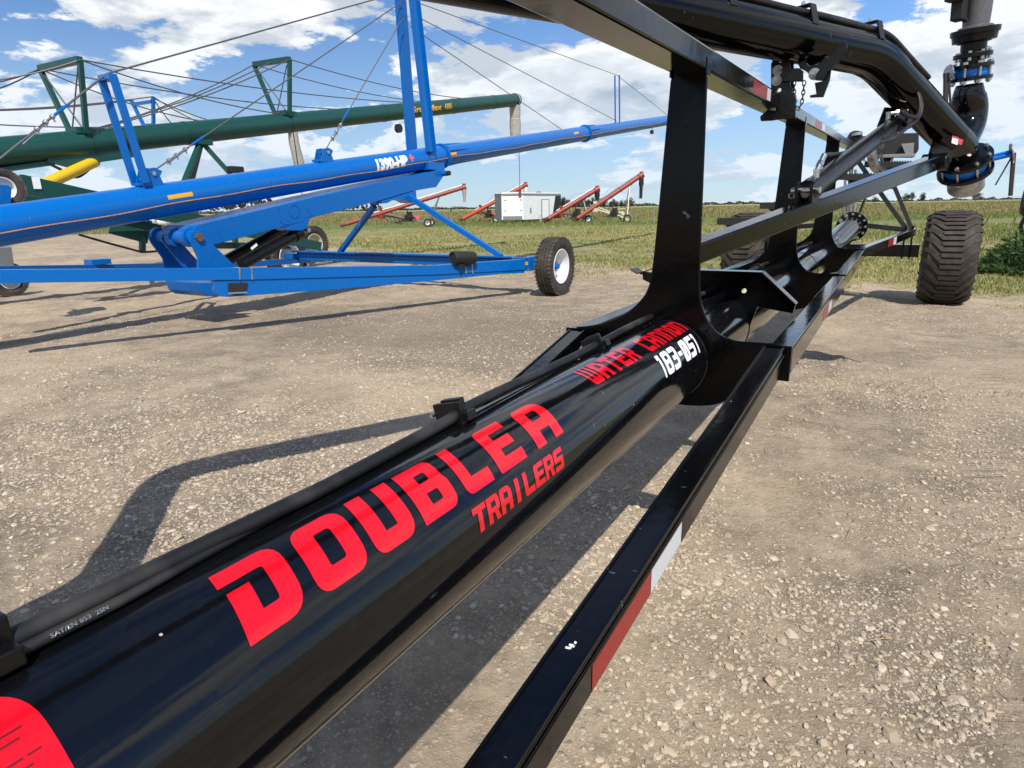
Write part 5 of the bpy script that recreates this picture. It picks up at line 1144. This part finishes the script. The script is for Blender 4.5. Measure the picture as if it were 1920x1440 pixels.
# ================================================================ distant machines
def red_auger(label, tail, head, D, Dh, r, mat, legpx, wheelpx, spout, leg_mat, extras):
    A = PD(*tail, D); B = PD(*head, Dh); A[2] = max(A[2], .22); d = _n(B-A); L = np.linalg.norm(B-A)
    rt = thing('grain_auger', label, 'grain auger', (A[0], A[1], 0), 'small red grain augers parked along the field edge')
    mb = MB(); mb.tube([A+d*.35, B], r, 20); tb = part('auger_tube', mb, mat, rt)
    mb = MB(); mb.tube([A-d*.1, A+d*.4], r*.75, 14)
    for k in range(7): mb.lathe(A-d*.05+d*.06*k, d, [(-.01, .02), (0, r*1.05), (.01, .02)], 12)
    part('intake_flighting', mb, 'rust', rt)
    mb = MB(); up = np.cross(np.cross(d, (0, 0, 1)), d); mb.tube([B-d*.15, B+d*.25], r*1.35, 18); mb.tube([B+d*.1-up*.0, B+d*.1+np.array([0, 0, .30])], r*.9, 14); part('head_housing', mb, 'redauger', rt)
    for k in np.linspace(.25, .85, 5):
        mb = MB(); c = A+d*L*k; mb.lathe(c, d, [(-.05, r), (-.05, r*1.14), (.05, r*1.14), (.05, r)], 18, False); part('tube_band', mb, mat, tb)
    mb = MB(); mb.bar(A+d*L*.25+up*(r+.07), B+up*(r+.10), .10, .06); part('drive_shield', mb, 'white' if 'white' in extras else 'galv', tb)
    s = B+d*.1-np.array([0, 0, r]); mb = MB(); ln = spout[0]; mb.lathe(s, (0, 0, -1), [(0, r*1.1), (ln*.3, r*1.15), (ln*.45, r*.8), (ln, r*.7)], 14); part('spout', mb, spout[1], rt)
    wp = PD(*wheelpx, (D+Dh)/2-.9); wq = wp+np.array([-.5, .866, 0])*2.0; side = np.array([-.5, .866, 0.])
    top = A+d*L*legpx[0]; low_ = A+d*L*legpx[1]
    for i, w_ in enumerate((wp, wq)):
        hub = np.array([w_[0], w_[1], .33]); mb = MB(); mb.bar(top+np.array([0, 0, -r]), hub, .07, .07); mb.bar(low_+np.array([0, 0, -r]), hub, .08, .08); part('frame_leg', mb, leg_mat, rt)
        road_wheel('wheel', hub, .33, .2, .17, 'cream' if leg_mat == 'cream' else 'rimwhite', rt, -1 if i else 1, ax=(.5, -.866, 0), hub='rust', tread='tyre')
    mb = MB(); mb.bar((wp[0], wp[1], .33), (wq[0], wq[1], .33), .08, .08); mb.bar((low_+top)/2*np.array([1, 1, 0])+np.array([0, 0, (top[2]*.35)]), (wp+wq)/2*np.array([1, 1, 0])+np.array([0, 0, top[2]*.35]), .06, .06); part('axle_beam', mb, leg_mat, rt)
    if 'engine' in extras:
        e = (low_*.45+wp*.55)*np.array([1, 1, 0])+np.array([0, 0, .75]); g = random.Random(int(tail[0])); mb = MB()
        mb.box(e, (.55, .42, .40)); mb.box(e+np.array([.1, 0, .32]), (.34, .3, .28)); mb.cyl(e+np.array([-.1, 0, .2]), e+np.array([-.12, 0, .62]), .05, 10); mb.cyl(e+np.array([.15, .25, 0]), e+np.array([.15, -.28, 0]), .2, 16); mb.box(e-np.array([0, 0, .26]), (1.0, .5, .08)); en = part('engine', mb, 'black_flat', rt, bevel=.02)
        mb = MB(); f = e+np.array([.55, .28, .0]); mb.tube([f-np.array([.25, -.14, 0]), f+np.array([.2, -.11, 0])], .17, 16); part('fuel_tank', mb, 'decal_pink' if 'tank' in extras else 'cream', en)
        mb = MB(); h0_ = A+d*L*.32
        for k in range(4): mb.tube(spl([h0_+d*.4*k, (h0_+d*.4*k)*.6+e*.4-np.array([0, 0, .6+.1*k]), e+np.array([-.2, 0, .1*k])]), .022, 6)
        part('drive_hose', mb, 'black_flat', rt)
        mb = MB(); c = h0_-np.array([0, 0, r]); mb.box(c-np.array([0, 0, .12]), (.5, .4, .3)); mb.box(c+np.array([0, 0, .5]), (.28, .24, .26)); part('gear_case', mb, 'redauger' if leg_mat != 'cream' else 'cream', rt, bevel=.02)
        mb = MB(); mb.bar(c, e+np.array([.3, .1, -.2]), .10, .10); mb.bar(c+side*.3, e+side*.4, .07, .07); part('mover_frame', mb, 'black_flat' if leg_mat != 'cream' else 'cream', rt)
    mb = MB(); m0 = A+d*L*.55; mb.bar(m0, m0+np.array([0, 0, .55+r]), .04, .04); mb.bar(m0+d*.25, m0+d*.25+np.array([0, 0, .45+r]), .04, .04); part('truss_post', mb, 'galv', rt)
    cable(rt, m0+np.array([0, 0, .55+r]), B, .012, 0, 'truss_cable'); cable(rt, m0+np.array([0, 0, .55+r]), A+d*L*.3, .012, 0, 'truss_cable')
    return rt
red_auger('long dull red grain auger left of the white trailer, seen under the blue arm', (640, 425), (868, 352), 53, 55, .155, 'redauger', (.80, .36), (802, 419), (1.0, 'sock'), 'galv', ('engine', 'tank', 'white'))
red_auger('orange red grain auger running behind the white enclosed trailer', (862, 421), (984, 348), 66, 67, .19, 'redauger2', (.72, .30), (930, 412), (1.2, 'white'), 'rust', ('engine', 'tank', 'white'))
red_auger('short red grain auger with black spout just right of the white trailer', (1021, 418), (1118, 356), 57, 58, .20, 'redauger', (.75, .35), (1103, 414), (1.2, 'black_flat'), 'galv', ('engine', 'white'))
red_auger('tall steep red grain auger with cream frame, rightmost of the small ones', (1076, 420), (1201, 330), 56, 57, .185, 'redauger', (.84, .36), (1176, 412), (1.7, 'black_flat'), 'cream', ('engine',))

# white enclosed trailer
ct_ = {k: PD(px, 400, D)*np.array([1, 1, 0]) for k, (px, D) in dict(a=(928.5, 60.2), b=(941, 58.6), c=(981, 58.6), d=(1051, 63.5)).items()}
ct_['e'] = ct_['d']+(ct_['b']-ct_['c'])*1.05; ct_['f'] = ct_['a']+(ct_['d']-ct_['c'])*.8
CTt = thing('enclosed_trailer', 'white box trailer with grey roof edge and barn doors standing in tall grass', 'cargo trailer', tuple((ct_['b']+ct_['d'])/2))
mid = sum(ct_.values())/6
mb = MB(); order = ['a', 'b', 'c', 'd', 'e', 'f']; H_ = 2.52
mb.prism([ct_[k]+np.array([0, 0, (H_+.32)/2]) for k in order], (0, 0, H_-.32)); BODY = part('trailer_body', mb, 'trailerwall', CTt, bevel=.02)
mb = MB(); mb.prism([mid+(ct_[k]-mid)*1.012+np.array([0, 0, H_-.05]) for k in order], (0, 0, .20)); part('roof_trim', mb, 'grey', CTt, bevel=.03)
mb = MB(); mb.prism([mid+(ct_[k]-mid)*1.02+np.array([0, 0, H_+.08]) for k in ('a', 'b', 'c')]+[mid+(ct_['c']-mid)*.9+np.array([0, 0, H_+.08])], (0, 0, .06)); mb.prism([mid+(ct_[k]-mid)*.985+np.array([0, 0, H_+.09]) for k in order], (0, 0, .10)); part('roof', mb, 'white', CTt, bevel=.03)
def panel(nm, k0, k1, u0, u1, z0, z1, mat, off=.02, par=BODY, shear=0):
    p, q = ct_[k0], ct_[k1]; d = q-p; n_ = _n(np.cross(d, (0, 0, 1))); n_ = n_ if n_@(mid-p) < 0 else -n_; f = lambda u, z: p+d*u+n_*off+np.array([0, 0, z])
    mb = MB(); mb.prism([f(u0, z0), f(u1, z0), f(u1+shear, z1), f(u0+shear, z1)], n_*.03); return part(nm, mb, mat, par, bevel=.008)
dr = panel('rear_door', 'b', 'c', .06, .94, .62, 2.28, 'white'); panel('kick_plate', 'b', 'c', .05, .95, .36, .66, 'galv', .03)
for u in (.02, .98): panel('corner_post', 'b', 'c', u-.03, u+.03, .34, 2.4, 'trailerwall', .035)
for z in (1.1, 2.0):
    for u in (.12, .85): panel('door_hinge', 'b', 'c', u, u+.1, z, z+.06, 'grey', .05, dr)
panel('side_door', 'c', 'd', .47, .66, .42, 2.05, 'white', .03); panel('door_seal', 'c', 'd', .46, .475, .40, 2.08, 'grey', .05); panel('door_seal', 'c', 'd', .655, .67, .40, 2.08, 'grey', .05); panel('door_seal', 'c', 'd', .46, .67, 2.05, 2.09, 'grey', .05)
panel('side_vent', 'c', 'd', .17, .20, .9, 1.35, 'grey', .03)
p_, q_ = ct_['c'], ct_['d']; d_ = q_-p_; n_ = _n(np.cross(d_, (0, 0, 1))); n_ = n_ if n_@(mid-p_) < 0 else -n_
mb = MB(); mb.prism([p_+d_*u+n_*.02+np.array([0, 0, z]) for u, z in ((.76, .33), (1.0, .33), (1.0, 2.4), (.85, 2.4))], n_*.03); part('black_nose_panel', mb, 'black_flat', BODY)
panel('grey_wing', 'a', 'b', .02, .98, .34, 2.38, 'grey', .015)
for s in (.42, .58):
    c_ = ct_['c']+(ct_['d']-ct_['c'])*s+_n(mid-ct_['c'])*.2; road_wheel('wheel', (c_[0], c_[1], .34), .34, .22, .2, 'rimwhite', CTt, 1, ax=tuple(n_), hub='steel', tread='tyre')
mb = MB(); c_ = ct_['d']; mb.bar(c_+np.array([0, 0, .45]), c_+d_*.22+(ct_['e']-ct_['d'])*.5*np.array([1, 1, 1])+np.array([0, 0, .45]), .12, .12); part('drawbar', mb, 'black_flat', CTt)
for px in (1136, 1178):
    pass
mb = MB(); c_ = PD(967, 355, 61); mb.lathe((c_[0], c_[1], H_+.1), (0, 0, 1), [(0, .28), (.12, .26), (.17, .12), (.18, 0)], 20); part('roof_vent', mb, 'grey', CTt)
mb = MB(); c_ = PD(1010, 355, 63); mb.lathe((c_[0], c_[1], H_+.1), (0, 0, 1), [(0, .28), (.12, .26), (.17, .12), (.18, 0)], 20); part('roof_vent', mb, 'black_flat', CTt)
# white tank with red machine parts far left
tk = PD(291, 420, 52); TKt = thing('farm_tank', 'white rounded tank on red frame seen beneath the blue tube', 'tank', (tk[0], tk[1], 0))
mb = MB(); c_ = np.array([tk[0], tk[1], .85]); sd_ = np.array([.866, .5, 0]); mb.tube([c_-sd_*.9, c_-sd_*.75, c_-sd_*.05, c_+sd_*.05], [.2, .42, .42, .2], 20); mb.tube([c_+sd_*.3, c_+sd_*.4, c_+sd_*.95, c_+sd_*1.1], [.2, .42, .42, .2], 20); part('tank_shell', mb, 'white', TKt)
mb = MB(); mb.bar(c_-sd_*2.6-np.array([0, 0, .25]), c_+sd_*1.2-np.array([0, 0, .45]), .3, .14); mb.bar(c_-sd_*2.2-np.array([0, 0, .0]), c_-sd_*1.0+np.array([0, 0, .2]), .4, .12); part('red_frame', mb, 'redauger', TKt)
mb = MB(); [mb.cyl((c_+sd_*k)*np.array([1, 1, 0])+np.array([0, 0, 0]), c_+sd_*k-np.array([0, 0, .3]), .04, 8) for k in (-.8, .8)]; part('stand', mb, 'rust', TKt)

# ================================================================ fences, trees, weeds
mb0 = MB(); mb0.tube([(0, 0, -.1), (.01, 0, .6), (.0, .01, 1.25)], [.075, .07, .06], 9)
def post(px, py, D, label, group, h=1.0, lean=0):
    g = PD(px, py, D); o = bpy.data.objects.new('fence_post', PM); C.objects.link(o); o.location = (g[0], g[1], 0); o.scale = (1, 1, h); o.rotation_euler = (lean, lean*.6, g[0]); tag(o, label, 'fence post', group); return o
po = part('fence_post', mb0, 'wood'); PM = po.data; bpy.data.objects.remove(po)
post(505, 410, 48, 'weathered wooden fence post standing alone left of the leftmost red auger', 'weathered fence posts')
post(846, 405, 56, 'weathered wooden fence post with weeds left of the orange red auger', 'weathered fence posts', 1.1)
post(1225, 402, 52, 'weathered wooden fence post right of the cream framed auger', 'weathered fence posts', .95, .04)
for k in range(22):
    px = 1742+k*8.6+RNG.uniform(-1.5, 1.5); post(px, 385, 150+(1920-px)*.42, 'thin grey post in the far fence line below the horizon', 'posts of the far fence line', 1.15, RNG.uniform(-.04, .04))

def crown_mesh(name, seed, n, dens, rx, rz, leaf, clump=9, holes=.5):
    g = np.random.default_rng(seed); cs = g.normal(size=(clump, 3)); cs /= np.linalg.norm(cs, axis=1)[:, None]; cs *= (g.random((clump, 1))**.5)*np.array([rx, rx, rz])*.8
    rad = g.uniform(.28, .55, clump)*rx
    k = g.integers(0, clump, n); p = g.normal(size=(n, 3)); p /= np.linalg.norm(p, axis=1)[:, None]; p = cs[k]+p*(rad[k]*g.uniform(.5, 1.05, n))[:, None]
    a = g.normal(size=(n, 3)); a /= np.linalg.norm(a, axis=1)[:, None]; b = np.cross(a, g.normal(size=(n, 3))); b /= np.linalg.norm(b, axis=1)[:, None]; s = leaf*g.uniform(.6, 1.4, (n, 1))
    V = np.stack([p-a*s, p+b*s*.8, p+a*s, p-b*s*.8], 1).reshape(-1, 3); V[:, 2] -= 0; F = np.arange(n*4).reshape(n, 4); return V, F
def tree_proto(seed, h, rx, leafmat, birch):
    zc_ = h*.62; V, F = crown_mesh('c', seed, 1500, 1, rx, h*.36, .16, 11); V[:, 2] += zc_
    o = rawmesh('crown', V, F, leafmat); cm = o.data; bpy.data.objects.remove(o)
    mb = MB(); g = random.Random(seed); pts = [(0, 0, -.1), (g.uniform(-.1, .1), 0, h*.3), (g.uniform(-.25, .25), g.uniform(-.2, .2), h*.6), (g.uniform(-.3, .3), 0, h*.9)]; mb.tube(pts, [.17, .13, .09, .03], 7)
    for k in range(5): q = np.array(pts[1])*(1-k/5)+np.array(pts[3])*(k/5); a = g.uniform(0, 6.28); mb.tube([q, q+np.array([math.cos(a)*rx*.6, math.sin(a)*rx*.6, h*.18])], [.06, .02], 5)
    t = part('trunk', mb, 'wood' if birch else 'bark'); tm = t.data; bpy.data.objects.remove(t); return cm, tm
PROT = [tree_proto(1, 7, 1.5, 'leaf_birch', 1), tree_proto(2, 8, 1.3, 'leaf_birch', 1), tree_proto(3, 6.5, 2.6, 'leaf_far', 0), tree_proto(4, 6, 3.0, 'leaf_far', 0)]
def tree(px, D, pk, s, label, group):
    g = PD(px, 390, D); r = thing('tree', label, 'tree', (g[0], g[1], -.2), group); r.scale = (s, s, s); r.rotation_euler = (0, 0, g[0]*3)
    for nm, me in (('crown', PROT[pk][0]), ('trunk', PROT[pk][1])): o = bpy.data.objects.new(nm, me); C.objects.link(o); o.parent = r
for i in range(46):
    px = 372+i*7.6+RNG.uniform(-3, 3)
    if px > 720: break
    s = RNG.uniform(.75, 1.1)*(1.0 if px < 590 else .72); tree(px, 300+RNG.uniform(-14, 16), RNG.integers(0, 2), s, 'slender pale trunked tree in the grove beyond the left field', 'slender trees of the left grove')
for i in range(18):
    px = 1052+i*7.6+RNG.uniform(-3, 3); tree(px, 330+RNG.uniform(-14, 14), 2+RNG.integers(0, 2), RNG.uniform(.55, .95), 'dark round tree in the copse behind the red augers', 'round trees of the middle copse')
for px, s, lb in ((1638, .7, 'small dark bushy tree on the horizon just left of the black gantry leg'), (1696, .95, 'low wide dark tree on the horizon, second from left of the three behind the trailer'), (1706, 1.0, 'taller dark tree on the horizon between trailer frame and big tyre'), (1727, 1.0, 'dark round tree on the horizon directly left of the big tyre'), (1826, 1.05, 'lone dark tree on the horizon right of the big tyre')):
    tree(px, 420, 3 if px != 1706 else 2, s, lb, 'lone trees on the horizon')
# the far wood closing the horizon
def woods(name, D, px0, px1, h0, h1, n, leaf, mat='leaf_far'):
    a, b = PD(px0, 390, D), PD(px1, 390, D); t = RNG.random(n); x = a[0]+(b[0]-a[0])*t; y = a[1]+(b[1]-a[1])*t+RNG.uniform(-12, 12, n); hmax = h0+(h1-h0)*np.clip(.5+vnoise(t*900, t*0, .35, 61)+.5*vnoise(t*900, t*0, 1.3, 62), 0, 1)
    z = hmax*RNG.random(n)**.7; p = np.stack([x, y, z], 1); q = RNG.normal(size=(n, 3)); q /= np.linalg.norm(q, axis=1)[:, None]; w_ = np.cross(q, RNG.normal(size=(n, 3))); w_ /= np.linalg.norm(w_, axis=1)[:, None]; s = leaf*RNG.uniform(.6, 1.4, (n, 1))
    V = np.stack([p-q*s, p+w_*s*.7, p+q*s, p-w_*s*.7], 1).reshape(-1, 3); return struct(rawmesh(name, V, np.arange(n*4).reshape(n, 4), mat), 'stuff')
woods('far_woods', 900, -900, 2300, .4, 4.2, 42000, .8)
# weeds at the right edge
def leafclump(name, c, rad, h, n, leaf, mat, seed):
    g = np.random.default_rng(seed); a = g.random(n)*6.283; r = rad*np.sqrt(g.random(n)); z = g.random(n)**.8*h*np.clip(1-(r/rad)**2, .12, 1)*g.uniform(.7, 1.1, n)
    p = np.stack([c[0]+r*np.cos(a), c[1]+r*np.sin(a), z], 1); d = np.stack([np.cos(a)*.6+g.normal(size=n)*.5, np.sin(a)*.6+g.normal(size=n)*.5, g.uniform(-.2, .9, n)], 1); d /= np.linalg.norm(d, axis=1)[:, None]; w_ = np.cross(d, g.normal(size=(n, 3))); w_ /= np.linalg.norm(w_, axis=1)[:, None]; s = leaf*g.uniform(.5, 1.5, (n, 1))
    V = np.stack([p, p+d*s+w_*s*.28, p+d*s*2.2, p+d*s-w_*s*.28], 1).reshape(-1, 3); return V, np.arange(n*4).reshape(n, 4)
wd_ = P(1905, 520, 'z', 0); Va, Fa = leafclump('w', (wd_[0]+.55, wd_[1]+.9), 1.15, .95, 9000, .05, 'weed', 5); Vb, Fb = leafclump('w', (wd_[0]+1.6, wd_[1]+1.6), 1.2, 1.1, 6000, .06, 'weed', 6)
wb = rawmesh('weed_clump', np.concatenate([Va, Vb]), np.concatenate([Fa, Fb+len(Va)]), 'weed'); place(wb, (wd_[0]+.5, wd_[1]+.9, 0)); tag(wb, 'dense dark green weed clump at the right edge beside the big tyre', 'weeds')
for k, (px, py, lb) in enumerate(((1845, 402, 'leaning brown seed stalk just right of the big tyre'), (1893, 395, 'branched brown seed stalk above the weed clump'), (1904, 400, 'slanting brown seed stalk nearest the right edge'), (1358, 396, 'dark leaning seed stalk left of the far big tyre'))):
    g = PD(px, py+8, 19); mb = MB(); g[2] = 0; tp = g+np.array([.10+.05*k, .1, .85-.03*k]); mb.tube([g, g*.5+tp*.5+np.array([-.03, 0, .03]), tp], [.006, .005, .004], 5); st_ = thing('seed_stalk', lb, 'weed stalk', tuple(g), 'brown seed stalks in the grass'); part('stem', mb, 'wood', st_)
    mb = MB(); mb.tube([tp-np.array([.03, 0, .16]), tp, tp+np.array([.05, 0, .14])], [.008, .022, .006], 7); part('seed_head', mb, 'rust', st_)
# black farm implement cut by the right edge
im = PD(1922, 430, 17.5); im[2] = 0; IM = thing('farm_implement', 'black implement frame with caster wheel just entering at the right edge', 'farm implement', tuple(im))
mb = MB(); c_ = PD(1927, 378, 17.5); mb.lathe(c_, (1, -.2, 0), [(-.1, .1), (-.12, .3), (-.06, .36), (.06, .36), (.12, .3), (.1, .1)], 32); part('caster_tyre', mb, 'tyre', IM)
mb = MB(); mb.cyl(c_-np.array([.1, 0, 0]), c_+np.array([.2, 0, 0]), .10, 16); mb.bar(c_+np.array([.1, 0, 0]), PD(1913, 424, 17.5), .07, .09); mb.bar(c_+np.array([.2, 0, .1]), c_+np.array([1.4, .3, .35]), .14, .16); mb.bar(PD(1913, 424, 17.5), PD(1935, 430, 17.5)*np.array([1, 1, 0]), .05, .09); part('implement_frame', mb, 'black', IM, bevel=.01)

# dry stalks and straw blown over the yard
n = 420; r = 2.0+8*RNG.random(n)**1.2; az = np.radians(RNG.uniform(-65, 20, n)); x, y = r*np.sin(az), r*np.cos(az); V = []; F = []
for i in range(n):
    a = RNG.random()*6.28; L = RNG.uniform(.02, .10); w_ = RNG.uniform(.0008, .0016); d = np.array([math.cos(a), math.sin(a), 0]); q = np.array([-d[1], d[0], 0]); z = ground_h(np.array([x[i]]), np.array([y[i]]))[0]+.007; c = np.array([x[i], y[i], z]); m_ = c+d*L*.5+q*L*RNG.uniform(-.12, .12)+np.array([0, 0, .004]); e = c+d*L; o = len(V)
    for p in (c, m_, e): V += [p-q*w_, p+q*w_, p+np.array([0, 0, w_*1.3])]
    for k in (0, 3): F += [(o+k, o+k+3, o+k+5, o+k+2), (o+k+2, o+k+5, o+k+4, o+k+1), (o+k+1, o+k+4, o+k+3, o+k)]
struct(rawmesh('straw_bits', V, F, 'straw'), 'stuff')
